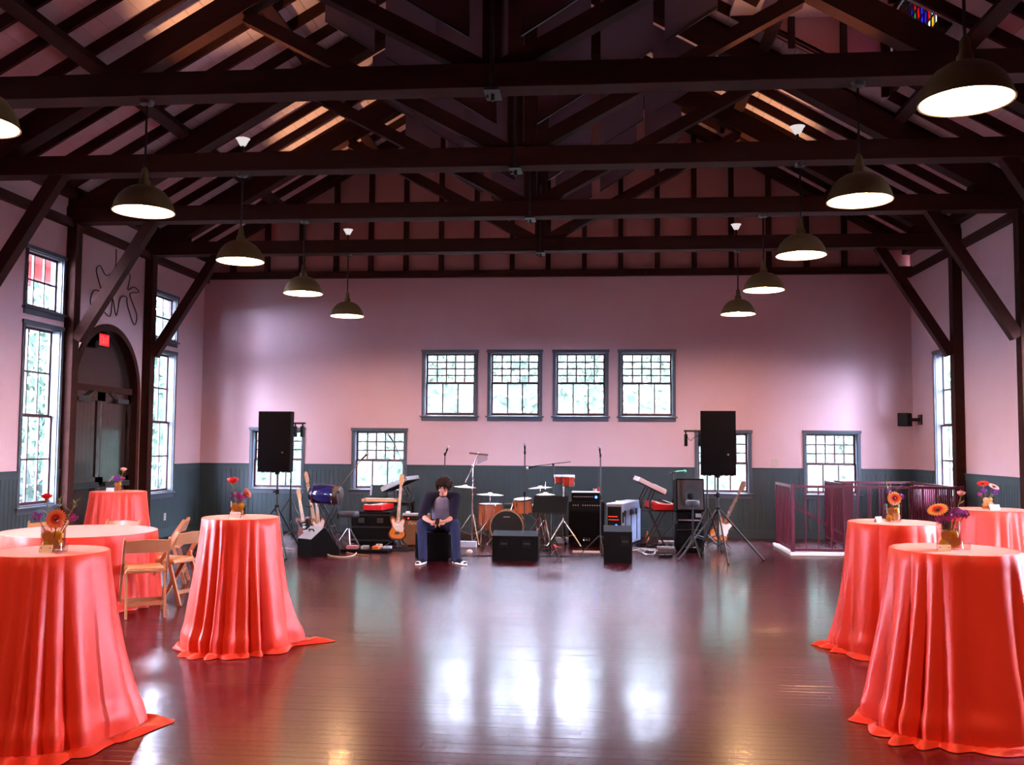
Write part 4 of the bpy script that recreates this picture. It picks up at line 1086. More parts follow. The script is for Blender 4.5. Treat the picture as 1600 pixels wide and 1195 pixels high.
def loudspeaker(label, x, y, z, rz, w=.49, h=.92, d=.42):
    t = thing('loudspeaker', label, 'loudspeaker', (x, y, z), rz, 'loudspeakers on tripod stands')
    q = MB(); q.prism([(-w/2, -d/2), (w/2, -d/2), (w/2, -d*.05), (w*.30, d/2), (-w*.30, d/2), (-w/2, -d*.05)], .012, h, 'xy'); q.build('cabinet', M['tolex'], t)
    q = MB(); q.rbox(-w/2+.012, w/2-.012, -d/2-.018, -d/2+.004, .03, h-.018, .01); q.build('grille', M['grille'], t, smooth=40)
    q = MB(); q.cyl((w*.27, -d/2-.024, h*.33), (w*.27, -d/2-.016, h*.33), .016, n=14); q.build('badge', M['chrome'], t, smooth=40)
    q = MB()
    for s in (-1, 1): q.bar((s*(w/2+.006), .0-d*.2, h*.45), (s*(w/2+.006), 0-d*.2, h*.62), .012, .03)
    q.build('handles', M['blackmetal'], t)
    q = MB(); q.cyl((0, 0, -.03), (0, 0, .015), .035, n=14); q.build('pole_socket', M['black'], t, smooth=40)
    q = MB()
    for i in range(6): q.cbox((-w*.4 + w*.16*i, -d*.2, .006), (.045, .05, .012))
    q.build('feet', M['black'], t)
pa_stand('speaker_stand', 'black tripod stand under the loudspeaker on the door side', -4.85, 14.28, 1.24, (-1.0, 1.2, 3.3), .60)
loudspeaker('tall black loudspeaker on a tripod on the door side of the band', -4.855, 14.28, 1.25, .06)
pa_stand('speaker_stand', 'black tripod stand under the loudspeaker on the stair side', 1.80, 14.75, 1.24, (-1.48, -.12, 3.55, 1.9), .66, .74)
loudspeaker('tall black loudspeaker on a tripod on the stair side of the band', 1.80, 14.75, 1.25, -.06, .51, .97)
def light_stand(label, x, y, h, bar, fix, angs):
    t = thing('light_stand', label, 'stand', (x, y, 0))
    q = MB(); q.cyl((0, 0, .1), (0, 0, h), .0125, n=8); q.build('pole', M['blackmetal'], t, smooth=40)
    q = MB(); q.cyl((bar[0], 0, h), (bar[1], 0, h), .016, n=8).cbox((0, 0, h), (.05, .05, .06)); q.build('crossbar', M['blackmetal'], t, smooth=40)
    tripod(t, .72, .25, .50, angs, r=.011)
    for f in fix:
        q = MB(); q.rbox(f-.022, f+.022, -.07, .05, h-.24, h-.05, .008); q.cbox((f, 0, h-.03), (.02, .03, .07)); q.build('spotlight', M['black'], t)
    q = MB(); pts = [(fix[0], .03, h-.06), ((fix[0]+fix[1])/2-.03, .03, h-.15), ((fix[0]+fix[1])/2+.02, .03, h-.11), (fix[1], .03, h-.06)]; q.tube(smooth_path(pts, 5), .005, 6); q.build('cable', M['black'], t, smooth=50)
light_stand('black light stand with crossbar behind the door-side loudspeaker', -5.33, 16.4, 2.04, (-.45, .24), (.06, .19), (-.5, 1.8, 3.9))
light_stand('black light stand with crossbar behind the stair-side loudspeaker', 1.71, 15.35, 1.93, (-.36, .36), (-.33, -.12), (-1.05, 1.0, 3.80))
def mic(t, p, d, L=.16, m='black', head='silver'):
    d = Vector(d).normalized(); p = Vector(p)
    q = MB(); q.cyl(p, p + d*L, .010, .016, 10); o = q.build('microphone', M[m], t, smooth=40)
    q = MB(); q.ball(p + d*(L+.018), .026, 12, 8); q.build('mic_head', M[head], o, smooth=True)
def mic_stand(label, x, y, h, base='tripod', boom=None, m='blackmetal', micd=(0, -.6, .8), head='silver', micm='black', r=.010, reach=.30, angs=(-1.4, .7, 2.8)):
    t = thing('mic_stand', label, 'mic stand', (x, y, 0), 0, 'microphone stands')
    q = MB(); q.cyl((0, 0, .02), (0, 0, h), r, n=8); q.build('pole', M[m], t, smooth=40)
    q = MB(); q.cyl((0, 0, h*.55), (0, 0, h*.55+.08), r*1.9, n=8); q.build('clutch', M['black'], t, smooth=40)
    if base == 'tripod': tripod(t, .28, .1, reach, angs, m, .008, brace=False)
    else: q = MB(); q.lathe([(0, 0), (.14, 0), (.14, .012), (.03, .03), (0, .03)], n=24); q.build('round_base', M['blackmetal'], t, smooth=40)
    if boom:
        a, b = boom; q = MB(); q.cyl(a, b, .007, n=8).cbox((0, 0, h), (.04, .03, .045)); q.build('boom_arm', M[m], t, smooth=40)
        d = (Vector(b) - Vector(a)).normalized(); mic(t, Vector(b) - d*.02, micd or d, .15, micm, head)
    else:
        q = MB(); q.cbox((0, 0, h+.005), (.03, .035, .05)); q.build('mic_clip', M['black'], t); mic(t, (0, .02, h-.02), micd, .15, micm, head)
    return t
mic_stand('straight mic stand rising behind the seated man', -2.59, 16.2, 1.52, micd=(.35, -.4, .9))
mic_stand('straight mic stand in front of the bass drum', -1.175, 15.5, 1.56, 'round', micd=(0, -.3, 1))
mic_stand('straight mic stand beside the bass amplifier', .04, 15.2, 1.53, micd=(-.1, -.35, 1))
mic_stand('boom mic stand over the hi-hat and bongos', -.76, 16.45, 1.36, boom=((.30, 0, 1.41), (-.30, 0, 1.335)), micd=(-.9, 0, -.25))
mic_stand('boom mic stand rising past the blue drum', -4.07, 14.9, .93, boom=((-.12, .10, .86), (.17, .75, 1.43)), micd=(.45, .5, .55), head='maple')
mic_stand('boom mic stand in front of the low window by the red keyboard', -3.51, 17.62, 1.08, boom=((.07, 0, .94), (-.28, 0, 1.74)), micd=(-.5, 0, .7))
mic_stand('short mic stand with a green microphone', 1.32, 17.2, 1.22, boom=((-.06, 0, 1.20), (.06, -.02, 1.245)), micd=(1, -.1, .08), micm='greenmic', head='greenmic')
# music stand
t = thing('music_stand', 'black music stand in front of the cymbals', 'music stand', (-.70, 14.35, 0), 0)
q = MB(); q.cyl((0, 0, .03), (0, 0, .72), .013, n=10); q.build('pole', M['blackmetal'], t, smooth=40)
q = MB(); q.add([(-.27, -.07, .69), (.24, -.07, .69), (.265, .03, .935), (-.245, .03, .935), (-.27, -.062, .688), (.24, -.062, .688), (.265, .038, .933), (-.245, .038, .933)], [(0, 1, 2, 3), (7, 6, 5, 4), (0, 4, 5, 1), (1, 5, 6, 2), (2, 6, 7, 3), (3, 7, 4, 0)]); q.build('desk', M['black'], t)
q = MB(); q.box(-.27, .24, -.12, -.065, .682, .692); q.build('ledge', M['black'], t)
tripod(t, .27, .05, .27, (-.9, 1.2, 3.6), r=.010)
# ---- amplifiers and monitors
def corners(mb, x0, x1, y0, y1, z0, z1, s=.028):
    for x in (x0, x1):
        for z in (z0, z1): mb.cbox((x - math.copysign(s/2-.003, x-(x0+x1)/2), y0 + s/2 - .004, z - math.copysign(s/2-.003, z-(z0+z1)/2)), (s, s, s))
t = thing('bass_amplifier', 'big black bass amplifier cabinet with a round emblem', 'amplifier', (-.19, 16.5, 0), 0)
q = MB(); q.rbox(-.30, .30, -.20, .20, .02, .75, .012); q.build('cabinet', M['tolex'], t)
q = MB(); q.box(-.275, .275, -.206, -.198, .05, .57); q.build('grille', M['grille'], t)
q = MB(); q.box(-.285, .285, -.209, -.198, .60, .725); q.build('control_panel', M['black'], t)
q = MB()
for i in range(12):
    if i == 3: continue
    q.cyl((-.22 + .04*i, -.222, .685), (-.22 + .04*i, -.208, .685), .011, n=10)
q.build('knobs', M['silver'], t, smooth=40)
q = MB(); corners(q, -.30, .30, -.20, .2, .02, .75); q.build('corner', M['steel'], t)
q = MB()
for s in (-1, 1): q.tube([(s*.032 + s*.018*math.cos(a), -.210, .115 + .026*math.sin(a)) for a in [(-1.2 + 2.4*i/8) for i in range(9)]], .0045, 6)
q.tube([(.013*math.cos(2*PI*i/12), -.210, .112 + .013*math.sin(2*PI*i/12)) for i in range(12)], .0035, 6, closed=True).bar((.013, -.21, .124), (.013, -.21, .098), .004, .006)
q.build('emblem', M['chrome'], t, smooth=50)
q = MB()
for x in (-.24, .24):
    for y in (-.14, .14): q.cyl((x, y, 0), (x, y, .022), .022, n=10)
q.build('feet', M['black'], t)
t = thing('amplifier_unit', 'silver-topped amplifier head with blue light on the bass amplifier', 'amplifier', (-.20, 16.48, .752), 0)
q = MB(); q.rbox(-.245, .245, -.16, .18, 0, .145, .012); q.build('housing', M['black'], t)
q = MB(); q.rbox(-.24, .24, -.155, .175, .14, .155, .005); q.build('lid', M['silver'], t)
q = MB(); q.box(-.225, .225, -.166, -.158, .02, .125); q.build('front_panel', M['tolex'], t)
q = MB()
for i in range(10): q.cyl((-.2 + .034*i, -.176, .075), (-.2 + .034*i, -.164, .075), .009, n=8)
q.build('knobs', M['silver'], t, smooth=40)
q = MB(); q.cyl((.17, -.174, .07), (.17, -.163, .07), .022, n=14); q.build('pilot_light', M['bluelamp'], t, smooth=40)
q = MB(); q.lathe([(0, 0), (.03, 0), (.036, .05), (.034, .05), (.028, .006), (0, .006)], n=18); o = q.build('cup', M['white'], None, smooth=40, loc=(-.05, 16.45, .908)); tag(o, 'small white cup on the amplifier head', 'cup')
q = MB(); q.lathe([(0, 0), (.022, 0), (.026, .07), (.024, .07), (.02, .006), (0, .006)], n=18); o = q.build('cup', M['redplas'], None, smooth=40, loc=(.022, 16.5, .908)); tag(o, 'small red cup on the amplifier head', 'cup')
# tweed combo amplifier with script name plate
t = thing('guitar_amplifier', 'brown cloth guitar amplifier behind the seated man', 'amplifier', (-3.03, 16.0, 0), 0)
q = MB(); q.rbox(-.22, .22, -.11, .14, .015, .53, .014); q.build('cabinet', M['tweed'], t)
q = MB(); q.box(-.195, .195, -.116, -.108, .05, .40); q.build('grille_cloth', M['tweed'], t)
q = MB(); q.box(-.205, .205, -.118, -.106, .425, .495); q.build('control_panel', M['black'], t)
q = MB(); q.box(-.215, .215, -.112, .0, .505, .538); q.build('top_plate', M['silver'], t)
q = MB()
for i in range(6): q.cyl((-.05 + .04*i, -.130, .46), (-.05 + .04*i, -.116, .46), .010, n=10)
q.build('knobs', M['brownhide'], t, smooth=40)
q = MB(); q.cyl((-.11, -.130, .46), (-.11, -.116, .46), .016, n=12); q.build('pilot_light', M['redlamp'], t, smooth=40)
fc = bpy.data.curves.new('script_logo', 'FONT'); fc.body = 'Fender'; fc.size = .085; fc.shear = .35; fc.extrude = .002; fc.align_x = 'CENTER'
_tmp = bpy.data.objects.new('script_logo_curve', fc); COL.objects.link(_tmp); bpy.context.view_layer.update()
_me = bpy.data.meshes.new_from_object(_tmp.evaluated_get(bpy.context.evaluated_depsgraph_get())); bpy.data.objects.remove(_tmp)
fo = bpy.data.objects.new('script_logo', _me); COL.objects.link(fo); fo.parent = t; fo.location = (.0, -.120, .355); fo.rotation_euler = (PI/2, 0, 0)
_me.materials.clear(); _me.materials.append(M['pickg'])
q = MB(); q.rbox(-.035, .035, -.02, .02, 0, .03, .006); o = q.build('tuner_box', M['white'], None, loc=(-3.17, 15.98, .539)); tag(o, 'small white box on the brown amplifier', 'box')
def monitor(label, x, y, rz, w, h, d, top='tolex', plates=0, handle=False):
    t = thing('floor_monitor', label, 'floor monitor', (x, y, 0), rz, 'floor monitors')
    prof = [(-d*.48, 0), (d*.52, 0), (d*.50, h*.12), (d*.02, h), (-d*.48, h*.86)]
    q = MB(); q.prism(prof, -w/2, w/2, 'xz'); q.build('cabinet', M['tolex'], t)
    a, b = V(d*.50, 0, h*.12), V(d*.02, 0, h); n_ = V(b.z-a.z, 0, a.x-b.x).normalized()
    q = MB(); q.bar(a.lerp(b, .06) + n_*.004, a.lerp(b, .94) + n_*.004, w*.94, .012, n_); q.build('grille', M['grille'], t)
    a, b = V(d*.02, 0, h), V(-d*.48, 0, h*.86); n_ = V(a.z-b.z, 0, 0); n_ = V(-(h*.14), 0, d*.5).normalized()
    if top != 'tolex': q = MB(); q.bar(a.lerp(b, .02) + n_*.003, a.lerp(b, .98) + n_*.003, w*.985, .008, n_); q.build('top_panel', M[top], t)
    if handle:
        c = a.lerp(b, .5) + n_*.012; q = MB(); q.tube([c + V(0, -.05, 0), c + V(0, -.05, .03), c + V(0, .05, .03), c + V(0, .05, 0)], .009, 8); q.build('handle', M['black'], t, smooth=50)
    for k in range(plates):
        yy = -w*.25 + w*.5*k; q = MB(); q.rbox(-d*.48-.006, -d*.48+.002, yy-.06, yy+.06, h*.45, h*.72, .004); q.build('jack_plate', M['black'], t)
        q = MB(); q.rbox(-d*.48-.022, -d*.48-.004, yy-.045, yy+.045, h*.56, h*.62, .004); q.build('handle', M['blackmetal'], t)
t = thing('floor_monitor', 'floor monitor with grey top and handle beside the leaning guitars', 'floor monitor', (-4.265, 14.33, 0), -.60, 'floor monitors')
q = MB(); q.prism([(-.20, 0), (.36, 0), (.36, .06), (.05, .43), (-.20, .26)], -.155, .155, 'yz'); q.build('cabinet', M['tolex'], t)
q = MB(); q.bar((0, -.195, .268), (0, .045, .432), .30, .010, (0, -.56, .83)); q.build('top_panel', M['greypanel'], t)
q = MB(); q.bar((0, .075, .41), (0, .35, .085), .29, .012, (0, .75, .65)); q.build('grille', M['grille'], t)
q = MB(); q.tube([(-.05, -.06, .368), (-.05, -.075, .40), (.05, -.075, .40), (.05, -.06, .368)], .010, 8); q.build('handle', M['black'], t, smooth=50)
monitor('wide black floor monitor in front of the bass drum', -1.205, 14.33, PI/2, .67, .42, .46, 'tolex', 2)
monitor('narrow black floor monitor in front of the bass amplifier', .29, 14.33, PI/2, .41, .52, .50, 'tolex', 1)
# case the man sits on
t = thing('amplifier_case', 'black amplifier case that the man sits on', 'case', (-2.38, 14.06, 0), 0)
q = MB(); q.rbox(-.26, .26, -.19, .25, .015, .42, .015); q.build('cabinet', M['tolex'], t)
q = MB(); q.box(-.235, .235, -.197, -.188, .04, .39); q.build('grille', M['grille'], t)
q = MB(); corners(q, -.26, .26, -.19, .25, .02, .42, .035); q.build('corner', M['steel'], t)
q = MB()
for xx in (-.2, .2):
    for yy in (-.14, .2): q.cyl((xx, yy, 0), (xx, yy, .02), .02, n=10)
q.build('feet', M['black'], t)
# pale blue equipment case with dark front
t = thing('equipment_case', 'long pale blue road case with dark front and blue light', 'case', (.275, 16.25, 0), -.30)
q = MB(); q.rbox(-.13, .13, 0, 1.22, .02, .69, .01); q.build('body', M['caseblue'], t)
q = MB(); q.rbox(-.138, .138, -.008, 1.228, .685, .725, .008); q.build('lid', M['silver'], t)
q = MB(); q.box(-.118, .118, -.008, .002, .05, .67); q.build('front_panel', M['black'], t)
q = MB(); q.box(-.10, .06, -.012, -.006, .50, .512).box(-.10, .08, -.012, -.006, .45, .458); q.build('indicator_strip', M['redlamp'], t)
q = MB(); q.cyl((.035, -.014, .36), (.035, -.005, .36), .020, n=14); q.build('pilot_light', M['bluelamp'], t, smooth=40)
for yy in (.18, .55, .92):
    q = MB(); q.rbox(.128, .142, yy-.045, yy+.045, .50, .60, .004); q.build('latch', M['blackmetal'], t)
    q = MB(); q.box(.129, .136, yy+.02, yy+.045, .06, .5); q.build('strap', M['black'], t)
q = MB(); q.rbox(.13, .15, .02, .06, .40, .58, .006); q.build('handle', M['black'], t)
q = MB(); q.box(-.05, .06, .18, .34, .0, .006)
o = q.build('paper_sheet', M['card'], None, loc=(.36, 16.6, .727)); tag(o, 'white paper lying on the pale blue road case', 'paper')
# ---- keyboards
def key_slab(name, label, cat, x, y, z, rz, L, dep, th, m, tilt=0, keyside=1, black=True):
    """length runs along local y (away from the viewer), depth along x"""
    t = thing(name, label, cat, (x, y, z), rz); R_ = Matrix.Rotation(tilt, 4, 'Y')
    def B(nm, mt, *bx, b=.006):
        q = MB(); q.rbox(*bx, b); q.xf(R_); q.build(nm, M[mt], t)
    B('body', m, -dep/2, dep/2, 0, L, 0, th)
    k0, k1 = sorted((keyside*dep*.08, keyside*dep*.48))
    q = MB(); n_ = int(L/.0235) - 3
    for i in range(n_):
        y0 = .03 + i*.0235; q.box(k0, k1, y0+.0008, y0+.0227, th, th+.012)
    q.xf(R_); o = q.build('white_keys', M['keys'], t); 
    q = MB()
    for i in range(n_):
        if i % 7 in (2, 6): continue
        y0 = .03 + (i+1)*.0235; a, b_ = sorted((keyside*dep*.08, keyside*dep*.33)); q.box(a, b_, y0-.006, y0+.006, th+.010, th+.022)
    q.xf(R_); q.build('black_keys', M['black'], t)
    q = MB(); a, b_ = sorted((-keyside*dep*.42, keyside*dep*.03)); q.box(a, b_, .04, L-.04, th, th+.004); q.xf(R_); q.build('control_panel', M['black' if m != 'redkey' else 'redkey'], t)
    q = MB()
    for i in range(9): q.cyl((-keyside*dep*.2, .1 + i*(L-.2)/8, th), (-keyside*dep*.2, .1 + i*(L-.2)/8, th+.018), .010, n=8)
    q.xf(R_); q.build('knobs', M['white' if m == 'redkey' else 'black'], t, smooth=40)
    q = MB(); q.box(-dep*.5-.002, dep*.5+.002, .04, L-.04, -.012, 0); q.xf(R_); q.build('underside', M['black'], t)
    return t
key_slab('keyboard', 'red keyboard on the stand nearest the stair-side loudspeaker', 'keyboard', 1.10, 16.1, .632, .10, 1.15, .33, .095, 'redkey', 0, 1)
key_slab('synthesizer', 'pale pink synthesizer tilted high above the red keyboard', 'synthesizer', .90, 16.35, .985, .06, .95, .50, .075, 'pinkkey', .46, 1)
t = thing('keyboard_stand', 'black two-tier stand under the red keyboard and pink synthesizer', 'stand', (1.0, 16.45, 0))
for yy in (-.12, .5):
    q = MB(); q.bar((-.20, yy, .0), (.13, yy+.12, .60), .03, .03, (0, 1, 0)); q.build('leg', M['blackmetal'], t)
    q = MB(); q.bar((.12, yy, .0), (-.13, yy+.12, .60), .03, .03, (0, 1, 0)); q.build('leg', M['blackmetal'], t)
q = MB(); q.box(-.26, .30, -.10, -.06, .595, .618).box(-.26, .30, .62, .66, .595, .618); q.build('cross_rail', M['blackmetal'], t)
for yy in (-.08, .64):
    q = MB(); q.tube([(-.25, yy, .60), (-.27, yy, .78), (-.17, yy, .99)], .016, 8).tube([(-.13, yy, .62), (-.13, yy, .75), (-.06, yy, .94)], .016, 8); q.build('upper_arm', M['blackmetal'], t, smooth=50)
# door-side keyboard rig
t = thing('road_case', 'black road case under the door-side red keyboard', 'case', (-3.79, 16.2, 0))
q = MB(); q.rbox(-.33, .33, -.28, .32, .03, .555, .012); q.build('body', M['tolex'], t)
q = MB()
for z in (.08, .30, .50): q.box(-.325, .325, -.288, -.276, z-.012, z+.012)
q.build('edging', M['blackmetal'], t)
for xx in (-.16, .16): q = MB(); q.rbox(xx-.05, xx+.05, -.296, -.276, .37, .45, .006); q.build('latch', M['steel'], t)
q = MB()
for xx in (-.27, .27):
    for yy in (-.22, .26): q.cyl((xx-.015, yy, .02), (xx+.015, yy, .02), .02, n=10)
q.build('castors', M['black'], t, smooth=40)
key_slab('keyboard', 'red keyboard on the black road case by the low window', 'keyboard', -3.79, 16.02, .572, -.14, .62, .33, .085, 'redkey', 0, -1)
t = thing('keyboard_rack', 'black keyboard rack behind the door-side red keyboard', 'stand', (-3.72, 16.95, 0))
for xx in (-.32, .42): q = MB(); q.box(xx-.02, xx+.02, -.16, -.12, 0, .665).box(xx-.02, xx+.02, .12, .16, 0, .665).box(xx-.02, xx+.02, -.2, .2, .64, .665); q.build('leg', M['blackmetal'], t)
q = MB(); q.box(-.34, .44, -.02, .02, .60, .66); q.build('cross_rail', M['blackmetal'], t)
for yy in (-.14, .14): q = MB(); q.tube([(.36, yy, .66), (.40, yy, .80), (.30, yy, .93)], .016, 8).tube([(.14, yy, .66), (.14, yy, .86)], .016, 8); q.build('upper_arm', M['blackmetal'], t, smooth=50)
t = thing('synthesizer', 'salmon-coloured synthesizer under the laptop by the low window', 'synthesizer', (-3.80, 16.85, .667))
q = MB(); q.rbox(-.36, .30, -.12, .20, 0, .055, .01); q.build('body', M['tan'], t)
q = MB(); q.box(-.345, -.3, -.126, -.118, .008, .05).box(-.28, .28, -.126, -.118, .01, .048); q.build('key_slip', M['orange'], t)
q = MB()
for i in range(24): q.box(-.28 + .023*i, -.28 + .023*i + .021, -.11, .03, .055, .066)
q.build('white_keys', M['keys'], t)
t = thing('laptop', 'open laptop on the salmon synthesizer before the window', 'laptop', (-3.93, 16.98, .735))
q = MB(); q.rbox(-.17, .17, -.06, .12, 0, .016, .004); q.build('base', M['black'], t)
q = MB(); q.bar((0, .12, .010), (0, .16, .215), .33, .010, (0, -1, .2)); q.build('screen', M['screen'], t)
q = MB(); q.bar((-.145, .115, .03), (-.145, .15, .20), .035, .004, (0, -1, .2)); q.build('bright_edge', M['palebox'], t)
key_slab('synthesizer', 'dark synthesizer tilted up before the low window', 'synthesizer', -3.56, 16.72, .955, -.10, .75, .52, .07, 'silver', -.42, -1)
# thrones and stool
def throne(label, x, y, zs, r, leg_m='chrome', th=.085):
    t = thing('drum_throne', label, 'stool', (x, y, 0))
    q = MB(); q.lathe([(0, zs-th), (r*.95, zs-th), (r, zs-th*.8), (r, zs-th*.25), (r*.93, zs), (0, zs+.004)], n=28); q.build('seat', M['vinyl'], t, smooth=45)
    q = MB(); q.cyl((0, 0, .16), (0, 0, zs-th), .014, n=10); q.build('pole', M['blackmetal'], t, smooth=40)
    tripod(t, .32, .14, .24, (-1.2, .9, 3.0), leg_m, .012)
throne('low round stool in front of the door-side keyboards', -4.0, 15.3, .60, .165)
throne('tall dark stool beside the speaker cabinet', 1.45, 15.02, .86, .105, 'blackmetal', .09)
throne('black drum throne behind the bass drum', -1.50, 17.25, .64, .19)
# stack by the stair-side loudspeaker
t = thing('rolling_bag', 'rounded black gear bag under the amplifier head, stair side', 'bag', (1.46, 15.75, 0))
q = MB(); q.rbox(-.225, .225, -.20, .22, .0, .50, .07); q.build('body', M['tolex'], t, smooth=50)
q = MB(); q.tube([(-.2, -.205, .36), (0, -.212, .37), (.2, -.205, .36)], .006, 6); q.build('zip', M['steel'], t)
t = thing('amplifier_unit', 'small black amplifier head under the tilted speaker cabinet', 'amplifier', (1.46, 15.75, .502))
q = MB(); q.rbox(-.20, .20, -.17, .17, 0, .135, .012); q.build('housing', M['tolex'], t)
q = MB(); q.box(-.18, .18, -.176, -.168, .004, .022).box(.09, .18, -.178, -.168, .06, .12); q.build('silver_trim', M['silver'], t)
t = thing('speaker_cabinet', 'brown-black speaker cabinet leaning back behind the tall stool', 'amplifier', (1.46, 15.74, .64))
Rm = Matrix.Rotation(.10, 4, 'Z') @ Matrix.Rotation(-.10, 4, 'X')
q = MB(); q.rbox(-.225, .225, -.15, .15, .0, .52, .014); q.xf(Rm); q.build('cabinet', M['tolex'], t)
q = MB(); q.box(-.205, .205, -.157, -.148, .03, .495); q.xf(Rm); q.build('baffle', M['brownhide'], t)
q = MB(); q.lathe([(0, 0), (.17, 0), (.185, .006), (.185, .012), (0, .012)], n=32, M=Matrix.Rotation(PI/2, 4, 'X')); q.xf(Matrix.Translation((0, -.155, .235))); q.xf(Rm); q.build('speaker_cone', M['skin_b'], t, smooth=40)
q = MB(); q.lathe([(0, 0), (.055, 0), (.05, .015), (0, .025)], n=20, M=Matrix.Rotation(PI/2, 4, 'X')); q.xf(Matrix.Translation((0, -.166, .235))); q.xf(Rm); q.build('dust_cap', M['black'], t, smooth=40)
# ---- guitars
BODY = [(0, .0), (.09, .006), (.145, .05), (.155, .11), (.13, .17), (.105, .22), (.115, .28), (.135, .33), (.125, .385), (.085, .40), (.05, .375), (.028, .335), (-.028, .335), (-.06, .385), (-.10, .415), (-.14, .40), (-.15, .345), (-.122, .285), (-.108, .225), (-.135, .17), (-.16, .11), (-.15, .05), (-.09, .006)]
def guitar(label, base, lean, neck_m, body_m, edge_m, pick_m, scale=1.0, neckL=.62, headw=.055, group='guitars standing on the stage'):
    """base: lowest point of the body; lean: direction of the neck; front towards the viewer"""
    t = thing('electric_guitar', label, 'guitar', base, 0, group)
    zax = Vector(lean).normalized(); yax = V(0, 1, 0); yax = (yax - zax*yax.dot(zax)).normalized(); xax = yax.cross(zax)
    Mx = Matrix((( *xax, 0), (*yax, 0), (*zax, 0), (0, 0, 0, 1))).transposed()
    def P(q, nm, mt, par=t, sm=None): q.xf(Mx); return q.build(nm, M[mt], par, smooth=sm)
    bp = smooth_path([(x*scale, 0, z*scale) for x, z in BODY] + [(0, 0, 0)], 3)[:-1]
    poly = [(v.x, v.z) for v in bp]; cx, cz = 0, .19*scale
    q = MB(); q.prism(poly, 0, .042*scale, 'xz'); P(q, 'body', edge_m)
    q = MB(); q.prism([(x*.86, cz + (z-cz)*.86) for x, z in poly], -.003, .004, 'xz'); P(q, 'body_face', body_m)
    q = MB(); q.prism([(.10*scale, .14*scale), (.115*scale, .20*scale), (.10*scale, .25*scale), (.12*scale, .34*scale), (.09*scale, .37*scale), (.03*scale, .31*scale), (-.05*scale, .30*scale), (-.09*scale, .36*scale), (-.115*scale, .34*scale), (-.085*scale, .24*scale), (-.02*scale, .15*scale)], -.006, -.002, 'xz'); P(q, 'pickguard', pick_m)
    q = MB(); q.box(-.035*scale, .035*scale, -.010, -.004, .195*scale, .212*scale).box(-.035*scale, .035*scale, -.010, -.004, .255*scale, .272*scale); P(q, 'pickups', 'keys')
    q = MB(); q.box(-.038*scale, .038*scale, -.012, -.003, .10*scale, .145*scale); P(q, 'bridge', 'chrome')
    for kx, kz in ((.085, .11), (.105, .15)): q = MB(); q.cyl((kx*scale, -.012, kz*scale), (kx*scale, -.002, kz*scale), .010, n=10); P(q, 'knob', 'chrome', t, 40)
    z0, z1 = .31*scale, .31*scale + neckL
    q = MB(); q.add([(-.029, -.012, z0), (.029, -.012, z0), (.022, -.012, z1), (-.022, -.012, z1), (-.026, .012, z0), (.026, .012, z0), (.019, .010, z1), (-.019, .010, z1)], [(0, 1, 2, 3), (7, 6, 5, 4), (0, 4, 5, 1), (1, 5, 6, 2), (2, 6, 7, 3), (3, 7, 4, 0)]); P(q, 'neck', neck_m)
    q = MB()
    for i in range(16):
        z = z1 - (neckL*.95)*(1 - .5**(i/9.0))/(1 - .5**(16/9.0)) * 1.0; q.box(-.0235, .0235, -.0135, -.0118, z-.0012, z+.0012)
    P(q, 'frets', 'chrome')
    q = MB(); q.prism([(-.022, z1), (.022, z1), (headw*.75, z1+.05), (headw*.62, z1+.17), (.0, z1+.20), (-headw*.55, z1+.16), (-headw*.5, z1+.05)], -.008, .008, 'xz'); h = P(q, 'headstock', neck_m)
    q = MB()
    for i in range(4): q.cyl((headw*.62, 0, z1+.05+.034*i), (headw*.62+.03, 0, z1+.05+.034*i), .007, n=8)
    P(q, 'tuning_pegs', 'chrome', h, 40)
    q = MB()
    for i in range(4): q.tube([(-.015+.01*i, -.015, .12*scale), (-.012+.008*i, -.016, z1)], .0009, 4)
    P(q, 'strings', 'chrome')
    return t
def guitar_stand(label, x, y, rz=0, h=.62, yoke=True):
    t = thing('guitar_stand', label, 'stand', (x, y, 0), rz, 'guitar stands')
    q = MB(); q.tube([(0, .10, .02), (0, .09, h)], .011, 8); q.build('pole', M['blackmetal'], t, smooth=50)
    for s in (-1, 1):
        q = MB(); q.tube([(0, .10, .18), (s*.20, -.12, .012)], .010, 8); q.build('leg', M['blackmetal'], t, smooth=50)
        q = MB(); q.tube([(s*.02, .09, .17), (s*.08, .04, .115), (s*.085, -.05, .112), (s*.085, -.055, .135)], .008, 8); q.build('cradle_arm', M['black'], t, smooth=50)
    q = MB(); q.tube([(0, .10, .18), (0, .28, .012)], .010, 8); q.build('rear_leg', M['blackmetal'], t, smooth=50)
    if yoke: q = MB(); q.tube([(-.045, .03, h+.02), (-.04, .08, h), (.04, .08, h), (.045, .03, h+.02)], .008, 8); q.build('yoke', M['black'], t, smooth=50)
guitar('sunburst electric guitar with pale pickguard on a floor stand', (-3.275, 15.60, .128), (.045, .10, 1), 'maple', 'amber', 'burst', 'pickg', .92, .60)
guitar_stand('floor stand holding the sunburst guitar', -3.275, 15.66)
guitar('dark electric guitar, shortest of the three by the light stand', (-4.87, 15.86, .12), (-.24, .12, 1), 'maple', 'burst', 'burst', 'black', .85, .38)
guitar_stand('floor stand holding the shortest leaning guitar', -4.87, 15.92)
guitar('dark electric guitar with the tallest pale neck by the light stand', (-4.79, 16.22, .12), (-.24, .10, 1), 'maple', 'brownhide', 'burst', 'black', .85, .66)
guitar_stand('floor stand holding the tallest leaning guitar', -4.79, 16.30)
guitar('brown wooden guitar with a broad neck in front of the blue drum', (-4.56, 15.62, .12), (-.16, .12, 1), 'maple', 'tweed', 'tweed', 'pickg', .85, .42, .06)
guitar_stand('floor stand holding the brown broad-necked guitar', -4.56, 15.69)
